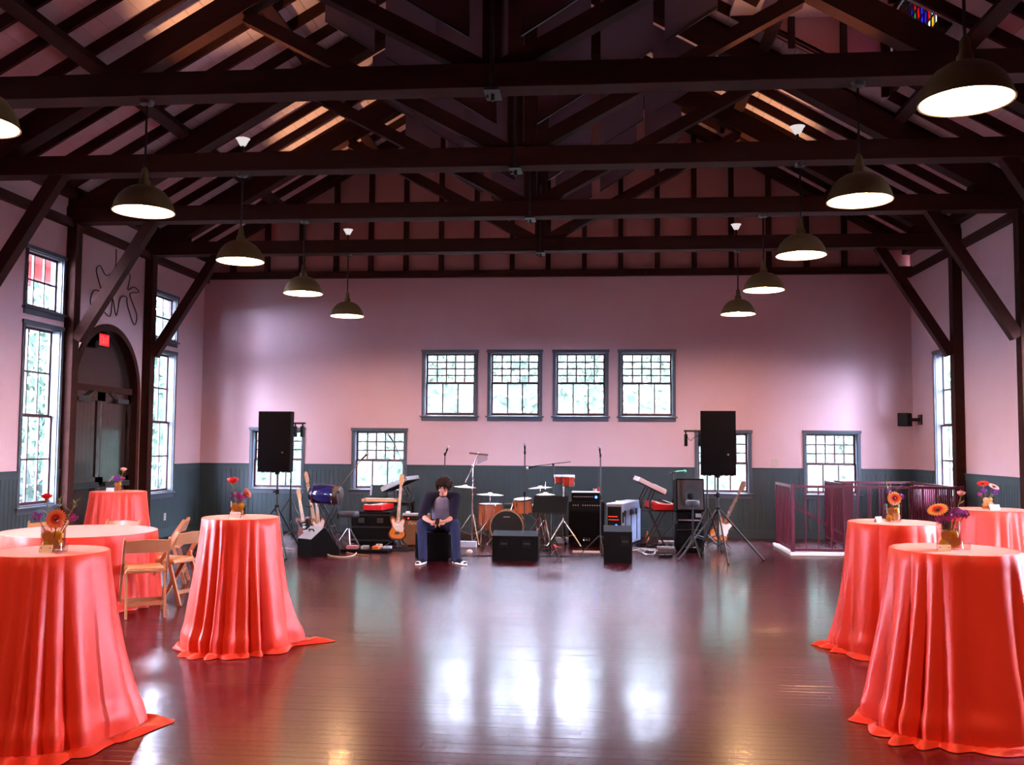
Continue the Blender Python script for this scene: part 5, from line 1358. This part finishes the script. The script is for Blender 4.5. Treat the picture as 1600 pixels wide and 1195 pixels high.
guitar('orange bass guitar leaning beside the stair-side loudspeaker', (1.93, 16.14, .13), (.50, .16, 1), 'rosew', 'amber', 'burst', 'keys', 1.05, .60, .07)
guitar_stand('floor stand holding the orange bass guitar', 2.02, 16.34, -.25, .60, False)
# ---- percussion
def drum(name, label, c, r, h, shell, axis=(0, 0, 1), hoop='chrome', top='skin_w', lugs=8, front='skin_w'):
    t = thing(name, label, 'drum', c)
    Mx = look_M(axis)
    q = MB(); q.lathe([(r, 0), (r, h)], n=40, M=Mx); q.build('shell', M[shell], t, smooth=40)
    for z0, nm in ((0, 'hoop'), (h-.022, 'hoop')):
        q = MB(); q.lathe([(r-.004, z0), (r+.012, z0), (r+.012, z0+.022), (r-.004, z0+.022)], n=40, M=Mx, close=True); q.build(nm, M[hoop], t, smooth=40)
    q = MB(); q.lathe([(0, h-.008), (r, h-.008)], n=40, M=Mx); q.build('drum_head', M[top], t, smooth=40)
    q = MB(); q.lathe([(r, .008), (0, .008)], n=40, M=Mx); q.build('drum_head', M[front], t, smooth=40)
    for i in range(lugs):
        a = 2*PI*(i+.5)/lugs; u = V(math.cos(a), math.sin(a), 0)
        q = MB(); q.tube([u*(r+.010) + V(0, 0, .01), u*(r+.010) + V(0, 0, h-.01)], .0035, 5); q.tube([u*(r+.006) + V(0, 0, h*.55), u*(r+.006) + V(0, 0, h*.8)], .010, 6); q.xf(Mx); q.build('lug', M['chrome'], t, smooth=50)
    return t
t = drum('bass_drum', 'bass drum with a black front head', (-1.53, 16.62, .305), .275, .40, 'cherry', (0, -1, 0), 'hoop', 'skin_b', 10, 'skin_w')
q = MB(); q.box(-.055, .055, -.398, -.392, .165, .18); q.build('head_lettering', M['silver'], t)
for s in (-1, 1): q = MB(); q.tube([(s*.2, -.28, -.14), (s*.34, -.42, -.295)], .010, 8); q.build('spur', M['chrome'], t, smooth=50)
q = MB(); q.tube([(.05, -.2, .27), (.09, -.16, .42)], .014, 8); q.build('tom_mount', M['chrome'], t, smooth=50)
t = drum('floor_tom', 'orange-shelled floor tom with chrome hoops', (-1.86, 16.75, .225), .215, .44, 'cherry', (0, 0, 1))
for a in (-2.2, -.1, 1.9): q = MB(); q.tube([(.23*math.cos(a), .23*math.sin(a), .28), (.24*math.cos(a), .24*math.sin(a), -.20), (.26*math.cos(a), .26*math.sin(a), -.222)], .008, 8); q.build('leg', M['chrome'], t, smooth=50)
t = drum('rack_tom', 'small orange-shelled tom mounted above the bass drum', (-1.27, 16.52, .525), .155, .25, 'cherry', (-.05, -.12, 1), lugs=7)
t = drum('snare_drum', 'chrome snare drum low beside the bass drum', (-1.08, 17.05, .50), .17, .14, 'chrome', (0, -.05, 1))
q = MB()
for a in (-1.2, .9, 3.0): q.tube([(0, 0, -.25), (.22*math.cos(a), .22*math.sin(a), -.49)], .008, 6).tube([(0, 0, -.15), (.15*math.cos(a), .15*math.sin(a), 0)], .007, 6)
q.cyl((0, 0, -.45), (0, 0, -.02), .012, n=8); q.build('stand', M['chrome'], t, smooth=50)
# bongos on a chrome stand
t = thing('bongos', 'pair of red bongos on a chrome tripod stand', 'bongos', (-.58, 16.3, 0))
for (cx, r, z0, z1) in ((-.085, .072, 1.045, 1.19), (.075, .108, .995, 1.19)):
    q = MB(); q.lathe([(r*.86, z0), (r*.98, (z0+z1)/2), (r, z1-.03)], (cx, 0, 0), 30); sh = q.build('shell', M['redshell'], t, smooth=40)
    q = MB(); q.lathe([(r-.002, z1-.03), (r+.008, z1-.03), (r+.008, z1), (r-.006, z1), (0, z1-.002)], (cx, 0, 0), 30); q.build('rim', M['skin_w'], t, smooth=40)
    q = MB(); q.lathe([(r*.84, z0-.006), (r*.9, z0-.006), (r*.9, z0+.014), (r*.84, z0+.014)], (cx, 0, 0), 30, close=True); q.build('bottom_ring', M['blackmetal'], t, smooth=40)
    q = MB()
    for i in range(5): a = 2*PI*i/5 - 1.2; q.tube([(cx + (r+.006)*math.cos(a), (r+.006)*math.sin(a), z1-.02), (cx + (r*.9+.004)*math.cos(a), (r*.9+.004)*math.sin(a), z0)], .0045, 6)
    q.build('tension_rods', M['chrome'], t, smooth=50)
q = MB(); q.cyl((0, .0, .12), (0, 0, 1.02), .013, n=10).cbox((-.01, 0, 1.06), (.06, .05, .09)); q.build('pole', M['chrome'], t, smooth=40)
tripod(t, .42, .14, .36, (-.55, -2.4, 1.5), 'chrome', .014)
# cymbals
def cymbal(t, c, r, tilt=0, nm='cymbal', tx=0):
    Rm = Matrix.Translation(c) @ Matrix.Rotation(tilt, 4, 'Y') @ Matrix.Rotation(tx, 4, 'X')
    q = MB(); q.lathe([(.006, .034), (.03, .030), (.045, .012), (r*.6, .002), (r, -.012), (r*.6, -.001), (.045, .008), (.006, .03)], n=44); q.xf(Rm); q.build(nm, M['cymbal'], t, smooth=35)
    q = MB(); q.cyl((0, 0, -.03), (0, 0, .075), .005, n=8).cyl((0, 0, .04), (0, 0, .055), .016, n=10).cyl((0, 0, -.02), (0, 0, -.005), .016, n=10); q.xf(Rm); q.build('wing_nut', M['black'], t, smooth=40)
def cymbal_stand(label, x, y, zc, r, tilt=0, angs=(-1.2, .9, 3.0), hh=False):
    t = thing('cymbal_stand', label, 'cymbal', (x, y, 0), 0, 'cymbals of the drum kit')
    q = MB(); q.cyl((0, 0, .05), (0, 0, zc-.02), .011, n=10).cyl((0, 0, .3), (0, 0, .36), .02, n=10); q.build('pole', M['chrome'], t, smooth=40)
    tripod(t, .42, .12, .30, angs, 'chrome', .010)
    cymbal(t, (0, 0, zc), r, tilt)
    if hh:
        q = MB(); q.lathe([(.006, -.034), (.045, -.020), (r*.6, -.012), (r, 0), (r*.6, -.008), (.006, -.03)], n=44); q.xf(Matrix.Translation((0, 0, zc-.022))); q.build('lower_cymbal', M['cymbal'], t, smooth=35)
        q = MB(); q.cyl((0, 0, zc), (0, 0, zc+.20), .004, n=6); q.build('rod', M['chrome'], t)
        q = MB(); q.bar((0, -.05, .02), (0, -.36, .05), .09, .012); q.build('foot_pedal', M['chrome'], t)
cymbal_stand('wide cymbal over the orange floor tom', -1.84, 16.45, .845, .235, .03)
cymbal_stand('cymbal nearest the boom microphone, over the hi-hat', -1.0, 16.80, .955, .215, -.06)
cymbal_stand('hi-hat cymbals on a chrome pedal stand behind the music stand', -.885, 16.35, .865, .165, 0, hh=True)
t = thing('percussion_stand', 'chrome boom stand holding bar chimes and a small cymbal', 'stand', (-2.13, 16.35, 0))
q = MB(); q.cyl((0, 0, .05), (.0, 0, 1.32), .012, n=10).cyl((0, 0, .62), (0, 0, .69), .02, n=10); q.build('pole', M['chrome'], t, smooth=40)
tripod(t, .50, .15, .36, (-1.1, .8, 3.4), 'chrome', .013)
q = MB(); q.cyl((-.13, 0, 1.03), (0, 0, 1.32), .009, n=8).cyl((0, 0, 1.32), (.09, 0, 1.53), .010, n=8).ball((0, 0, 1.32), .028, 12, 8).ball((.09, 0, 1.53), .022, 12, 8); q.build('boom_arms', M['chrome'], t, smooth=50)
cymbal(t, (-.13, 0, .975), .19, .06)
q = MB(); q.bar((-.06, 0, 1.545), (.26, 0, 1.515), .035, .03); q.build('chime_bar', M['rosew'], t)
q = MB()
for i in range(18):
    x = .085 + .0095*i; L = .16 - .0052*i; zt_ = 1.54 - .094*(x+.06) - .012; q.tube([(x, -.005, zt_), (x, -.005, zt_-L)], .0028, 5)
q.build('chimes', M['chrome'], t, smooth=50)
# blue barrel drum lying on a folding stand
t = thing('barrel_drum', 'glossy blue barrel drum lying across a black folding stand', 'drum', (-4.42, 15.42, .86))
Mx = look_M((1, -.12, -.06))
q = MB(); q.lathe([(.115, -.26), (.15, -.20), (.166, -.08), (.166, .06), (.155, .16)], n=36, M=Mx); q.build('shell', M['bluedrum'], t, smooth=50)
q = MB(); q.lathe([(.155, .16), (.158, .20), (.145, .25), (.10, .268), (0, .27)], n=36, M=Mx); q.build('hide_end', M['brownhide'], t, smooth=50)
q = MB(); q.lathe([(0, -.268), (.115, -.262), (.123, -.25), (.123, -.235)], n=36, M=Mx); q.build('foot_end', M['black'], t, smooth=50)
for z in (-.2, .155):
    q = MB(); q.lathe([(.152 if z > 0 else .146, z-.01), (.166 if z > 0 else .158, z-.01), (.166 if z > 0 else .158, z+.01), (.152 if z > 0 else .146, z+.01)], n=36, M=Mx, close=True); q.build('hoop', M['chrome'], t, smooth=40)
t = thing('drum_cradle', 'black folding stand under the blue barrel drum', 'stand', (-4.36, 15.42, 0))
for yy in (-.14, .14):
    for s in (-1, 1): q = MB(); q.bar((s*.22, yy, 0), (-s*.14, yy, .70), .022, .022, (0, 1, 0)); q.build('leg', M['blackmetal'], t)
q = MB(); q.cyl((.06, -.15, .35), (.06, .15, .35), .01, n=8).cyl((-.14, -.16, .70), (-.14, .16, .70), .011, n=8).cyl((.14, -.16, .70), (.14, .16, .70), .011, n=8); q.build('cross_bars', M['blackmetal'], t, smooth=40)
# ---- pedals, small things and cables on the floor
def pedal(label, x, y, w, d, h, m, rz=0, cat='effects pedal', name='effects_pedal'):
    t = thing(name, label, cat, (x, y, 0), rz)
    q = MB(); q.rbox(-w/2, w/2, -d/2, d/2, 0, h, min(.008, h*.2)); q.build('housing', M[m], t)
    q = MB()
    for i in range(3): q.cyl((-w*.3 + w*.3*i, d*.22, h), (-w*.3 + w*.3*i, d*.22, h+.016), .011, n=8)
    q.build('knobs', M['black'], t, smooth=40)
    q = MB(); q.cyl((0, -d*.25, h), (0, -d*.25, h+.018), .012, n=10); q.build('foot_switch', M['chrome'], t, smooth=40)
t = thing('pedalboard', 'black pedalboard on the floor before the low stool', 'pedalboard', (-3.62, 14.95, 0), -.06)
q = MB(); q.rbox(-.38, .38, -.14, .14, 0, .045, .008); q.build('board', M['tolex'], t)
for x0, lab, m in ((-.22, 'pink effects pedal on the pedalboard', 'pinkbox'), (.16, 'orange effects pedal on the pedalboard', 'orangebox'), (-.02, 'pale effects pedal on the pedalboard', 'silver')):
    pp = thing('effects_pedal', lab, 'effects pedal', (-3.62 + x0, 14.95, .046), -.06, 'effects pedals on the floor')
    q = MB(); q.rbox(-.085 if m == 'pinkbox' else -.05, .085 if m == 'pinkbox' else .05, -.07, .07, 0, .05, .006); q.build('housing', M[m], pp)
    q = MB(); q.cyl((-.03, .04, .05), (-.03, .04, .066), .01, n=8).cyl((.03, .04, .05), (.03, .04, .066), .01, n=8); q.build('knobs', M['black'], pp, smooth=40)
pedal('white effects pedal before the black road case', -3.58, 15.66, .11, .07, .05, 'white', .1)
pedal('pale blue effects pedal beside the sunburst guitar', -3.36, 15.3, .13, .09, .06, 'palebox', -.1)
pedal('long pale blue box on the floor behind the seated man', -2.17, 15.85, .36, .12, .10, 'palebox', 0, 'effects box', 'effects_box')
pedal('pale blue box under the bongo stand', -.60, 16.75, .26, .12, .10, 'palebox', 0, 'effects box', 'effects_box')
pedal('flat silver box on the floor under the red keyboard', 1.22, 16.95, .34, .2, .05, 'silver', 0, 'effects box', 'effects_box')
pedal('flat blue pedal on the floor beside the gear bag', 1.12, 16.1, .30, .12, .04, 'palebox', 0)
pedal('black foot pedal on the floor at the loudspeaker tripod', 1.02, 14.85, .2, .1, .05, 'black', .3)
q = MB(); q.lathe([(0, 0), (.032, 0), (.034, .11), (.014, .16), (.013, .2), (0, .2)], n=18); o = q.build('amber_bottle', M['orangebox'], None, smooth=40, loc=(.86, 17.1, 0)); tag(o, 'amber bottle on the floor behind the road case', 'bottle')
q = MB(); q.ball((0, 0, .035), (.05, .035, .035), 14, 8); o = q.build('shaker', M['skin_w'], None, smooth=True, loc=(-1.98, 14.9, 0)); tag(o, 'small pale shaker on the floor beside the man', 'shaker')
q = MB(); q.ball((0, 0, .03), (.05, .04, .035), 14, 8); q.cyl((.03, 0, .03), (.13, .02, .015), .008, n=8); o = q.build('maraca', M['redplas'], None, smooth=40, loc=(-.72, 15.9, 0)); tag(o, 'red maraca on the floor behind the music stand', 'maraca')
def cable(label, pts, m='black', r=.007):
    q = MB(); q.tube(smooth_path([(x, y, z) for x, y, z in pts], 6), r, 6); o = q.build('cable', M[m], None, smooth=50); tag(o, label, 'cable')
cable('cream cable curling across the floor before the grey-topped monitor', [(-4.22, 14.15, .008), (-4.15, 14.42, .03), (-3.98, 14.25, .008), (-3.75, 14.15, .008), (-3.68, 14.4, .008), (-3.72, 14.72, .008)], 'cream', .010)
cable('tan cable lying between the mic stand and the pedalboard', [(-3.88, 14.75, .008), (-3.7, 14.55, .008), (-3.45, 14.38, .008)], 'tan', .009)
rr = random.Random(5)
def tangle(label, x, y, n, sx, sy, m):
    cable(label, [(x + rr.uniform(-sx, sx), y + rr.uniform(-sy, sy), .008 + .012*rr.random()) for _ in range(n)], m, .007)
tangle('grey tangle of cables before the road case', .72, 15.6, 14, .22, .5, 'silver')
tangle('dark tangle of cables under the red keyboard', .95, 16.6, 12, .3, .3, 'black')
tangle('black cable loops under the drum kit', -1.2, 15.6, 10, .6, .25, 'black')
tangle('black cable loops around the sunburst guitar', -3.2, 15.25, 10, .3, .2, 'black')
tangle('grey cable loops by the door-side light stand', -4.95, 14.9, 10, .25, .4, 'silver')
cable('black cable along the floor from the man to the amplifier', [(-2.1, 14.5, .008), (-1.7, 14.65, .008), (-.6, 14.75, .008), (-.1, 14.8, .008), (.05, 15.2, .008)])
t = thing('floor_patch', 'flat orange-brown patch on the floor before the bass amplifier', 'mat', (-.18, 15.45, 0))
q = MB(); q.rbox(-.22, .22, -.14, .14, 0, .008, .003); q.build('mat', M['tan'], t)  # thin orange-brown patch lying flat on the floor

# ================================================================ THE SEATED MAN
M['flesh'] = mat('skin', (0.50, 0.19, 0.13), 0.55, var=.08, scale=20)
M['hair'] = mat('dark_brown_hair', (0.016, 0.005, 0.004), 0.65, var=.5, scale=60, bump=.5, spec=.08)
M['navy'] = mat('navy_sleeve', (0.009, 0.006, 0.014), 0.9, spec=.08, var=.2, scale=30)
M['greytee'] = mat('grey_shirt', (0.17, 0.135, 0.175), 0.9, spec=.08, var=.12, scale=20)
M['denim'] = mat('blue_denim', (0.020, 0.024, 0.056), 0.9, spec=.08, var=.25, scale=40)
M['eye'] = mat('eye', (0.03, 0.02, 0.02), 0.2)
man = None
def chain(mb, pts, n=6, seg=(14, 9)):
    for i in range(len(pts)-1):
        a, b = pts[i], pts[i+1]
        for k in range(n + (1 if i == len(pts)-2 else 0)):
            s = k/n; c = [a[j] + (b[j]-a[j])*s for j in range(len(a))]
            r = c[3:] if len(c) == 6 else (c[3],)*3
            mb.ball(c[:3], r, *seg)
def organic(mb, name, m, parent, vox, smooth_it=6, loc=None):
    o = mb.build(name, m, parent, smooth=True, loc=loc)
    r = o.modifiers.new('remesh', 'REMESH'); r.mode = 'VOXEL'; r.voxel_size = vox; r.use_smooth_shade = True
    s = o.modifiers.new('smooth', 'SMOOTH'); s.factor = .5; s.iterations = smooth_it
    return o
HB = Matrix.Translation((.05, -.135, 1.075)) @ Matrix.Rotation(-.10, 4, 'Z') @ Matrix.Rotation(.36, 4, 'X')
b = MB()
# trunk, neck and limbs
chain(b, [(0, .17, .52, .145, .105, .10), (0, .10, .66, .13, .095, .10), (.01, .03, .80, .15, .10, .10), (.02, -.01, .90, .14, .085, .07)], 5)
chain(b, [(.02, -.02, .93, .06), (.045, -.095, 1.02, .052)], 5)
ARM = {-1: [(-.165, -.01, .92, .055), (-.255, -.18, .665, .043), (-.115, -.345, .605, .028)], 1: [(.20, -.01, .92, .055), (.20, -.18, .655, .043), (.125, -.335, .612, .028)]}
for s in (-1, 1): chain(b, ARM[s], 9)
LEG = {-1: [(-.095, .13, .50, .085), (-.245, -.235, .555, .062), (-.215, -.27, .10, .034)], 1: [(.11, .13, .50, .085), (.235, -.235, .555, .062), (.26, -.22, .10, .034)]}
for s in (-1, 1): chain(b, LEG[s], 9)
FEET = {-1: ((-.215, -.265, .055), (-.245, -.47, .035)), 1: ((.26, -.215, .055), (.385, -.375, .035))}
for s in (-1, 1): chain(b, [(*FEET[s][0], .026), (*FEET[s][1], .020)], 5)
# hands: palm, four curled fingers, thumb
def hand(mb, wrist, knuck, down, side, s):
    w, k = Vector(wrist), Vector(knuck); d = (k - w).normalized(); dn = Vector(down).normalized(); sd = Vector(side).normalized()
    chain(mb, [(*w, .026, .024, .020), (*w.lerp(k, .55), .034, .030, .020), (*k, .036, .030, .018)], 4, (10, 7))
    for i, (L, off) in enumerate(((.072, -.030), (.082, -.010), (.076, .011), (.060, .030))):
        p0 = w.lerp(k, .85) + sd*off; p1 = p0 + d*L*.50 + dn*.004; p2 = p1 + d*L*.18 + dn*L*.34; p3 = p2 - d*L*.16 + dn*L*.20
        mb.tube([p0, p1, p2, p3], [.0095, .009, .0082, .007], 8)
        mb.ball(p3, .007, 8, 5); mb.ball(p1, .0095, 8, 5); mb.ball(p2, .0085, 8, 5)
    t0 = w.lerp(k, .30) - sd*.022; t1 = t0 - sd*.024 + d*.026 - dn*.006; t2 = t1 + d*.032 + sd*.004 - dn*.002
    mb.tube([t0, t1, t2], [.013, .011, .0085], 8); mb.ball(t2, .0085, 8, 5); mb.ball(t1, .011, 8, 5)
hand(b, (-.105, -.350, .602), (-.040, -.395, .592), (.1, .25, -1), (.25, .1, .95), -1)
hand(b, (.115, -.345, .610), (.060, -.392, .604), (-.1, .25, -1), (-.25, .1, .95), 1)
# head with face
h0 = len(b.v)
b.ball((0, .012, .035), (.078, .096, .095), 20, 14)
chain(b, [(0, -.030, -.020, .060, .062, .055), (0, -.048, -.072, .040, .040, .030)], 5)
b.ball((0, -.084, -.082), (.020, .016, .016))                       # chin
chain(b, [(0, -.090, .012, .011, .010, .012), (0, -.112, -.024, .014, .013, .011)], 4)   # nose
for s in (-1, 1):
    b.ball((s*.012, -.103, -.028), (.009, .010, .008))
    chain(b, [(s*.014, -.084, .030, .012, .010, .008), (s*.046, -.072, .028, .014, .010, .008)], 4)   # brow
    b.ball((s*.042, -.066, -.020), (.022, .018, .018))              # cheek
    b.ball((s*.080, .008, -.004), (.010, .022, .032))               # ear
chain(b, [(-.020, -.088, -.050, .008, .008, .006), (0, -.096, -.049, .009, .009, .006), (.020, -.088, -.050, .008, .008, .006)], 3)
chain(b, [(-.016, -.087, -.059, .008, .008, .006), (0, -.093, -.060, .009, .009, .007), (.016, -.087, -.059, .008, .008, .006)], 3)
b.xf(HB, h0)
PX, PY = -2.26, 13.88
man = organic(b, 'person', M['flesh'], None, .0065, 4, loc=(PX, PY, 0))
tag(man, 'young man in navy-sleeved grey shirt and jeans, seated looking at a phone', 'person')
for s in (-1, 1):
    q = MB(); q.ball((s*.030, -.080, .010), (.011, .007, .0075), 10, 7); q.xf(HB); q.build('eye', M['eye'], man, smooth=True)
    q = MB(); q.tube([(s*.014, -.094, .030), (s*.034, -.088, .036), (s*.050, -.076, .031)], [.003, .005, .003], 6); q.xf(HB); q.build('eyebrow', M['hair'], man, smooth=50)
rr = random.Random(9); q = MB(); h0 = 0
q.ball((0, .024, .052), (.090, .104, .094), 20, 14)
for i in range(120):
    a = rr.uniform(0, 2*PI); e = rr.uniform(-.55, 1.4)
    p = V(.088*math.cos(e)*math.cos(a), .020 + .104*math.cos(e)*math.sin(a), .048 + .092*math.sin(e))
    if p.y < -.05 and p.z < .062: continue
    if p.y < -.01 and p.z < .0 and abs(p.x) < .06: continue
    d = V(p.x*.6 + rr.uniform(-.02, .02), p.y*.5 - .01, -.045 + rr.uniform(-.01, .01)).normalized()
    L = rr.uniform(.030, .060); q.tube([p, p + d*L*.55 + (p - V(0, .02, .04))*.12, p + d*L], [.020, .016, .006], 7)
for i in range(9):
    x = -.066 + .0165*i; q.tube([(x*.9, -.070, .105), (x*1.02, -.098, .076), (x*1.05 + .008, -.094, .052 + .010*rr.random())], [.019, .015, .005], 7)
q.xf(HB); organic(q, 'hair', M['hair'], man, .006, 2)
# shirt: grey body, navy raglan sleeves
q = MB(); chain(q, [(0, .17, .50, .165, .125, .07), (0, .10, .64, .158, .120, .10), (.01, .03, .79, .170, .122, .10), (.02, -.005, .895, .130, .100, .065)], 6)
shirt = organic(q, 'shirt', M['greytee'], man, .010, 6)
q = MB(); q.lathe([(.062, -.006), (.068, 0), (.066, .010), (.058, .012)], n=24, close=True); q.xf(Matrix.Translation((.035, -.045, .965)) @ Matrix.Rotation(.55, 4, 'X')); q.build('collar', M['navy'], shirt, smooth=True)
for s in (-1, 1):
    q = MB(); a = ARM[s]; x0 = .02
    chain(q, [(x0 + s*.045, -.015, .950, .062), (*a[0][:3], .084), (*[a[0][j]*.5 + a[1][j]*.5 for j in range(3)], .072), (*a[1][:3], .060), (*[a[1][j]*.80 + a[2][j]*.20 for j in range(3)], .052)], 7)
    organic(q, 'sleeve', M['navy'], shirt, .010, 5)
q = MB(); chain(q, [(0, .17, .485, .168, .125, .075), (0, .15, .53, .155, .12, .06)], 4)
for s in (-1, 1):
    l = LEG[s]; chain(q, [(*l[0][:3], .100), (*[l[0][j]*.5+l[1][j]*.5 for j in range(3)], .092), (*l[1][:3], .078), (*[l[1][j]*.6+l[2][j]*.4 for j in range(3)], .070), (*l[2][:2], .075, .066), (l[2][0], l[2][1]-.012, .058, .060)], 7)
organic(q, 'jeans', M['denim'], man, .010, 5)
for s in (-1, 1):
    A, B_ = Vector(FEET[s][0]), Vector(FEET[s][1]); d = (B_ - A); d.z = 0; d.normalize(); sd = V(-d.y, d.x, 0)
    q = MB()
    for k in range(13):
        t_ = -.045 + .022*k
        c = A + d*t_; wd = .038 + .010*math.sin(PI*k/12); hgt = .062 if k < 6 else .062 - .0042*(k-5)
        q.ball((c.x, c.y, .016 + hgt*.55), (wd, wd, hgt*.62), 12, 8)
    sh = organic(q, 'shoe', M['navy'], man, .008, 4)
    q = MB()
    for k in range(13):
        t_ = -.048 + .0228*k; c = A + d*t_; wd = .042 + .010*math.sin(PI*k/12)
        q.cyl((c.x, c.y, .002), (c.x, c.y, .026), wd, wd, 14)
    organic(q, 'white_sole', M['white'], sh, .007, 2)
    q = MB(); c = A + d*.205; q.ball((c.x, c.y, .030), (.046, .046, .030), 14, 9); organic(q, 'toe_cap', M['white'], sh, .007, 2)
t = thing('mobile_phone', 'small dark mobile phone held between the seated man\'s hands', 'phone', (PX + .012, PY - .418, .612), 0)
q = MB(); q.rbox(-.030, .030, -.005, .005, -.055, .055, .004); q.xf(Matrix.Rotation(-.85, 4, 'X')); q.build('body', M['black'], t)
q = MB(); q.box(-.026, .026, .0052, .0062, -.042, .045); q.xf(Matrix.Rotation(-.85, 4, 'X')); q.build('screen', M['screen'], t)
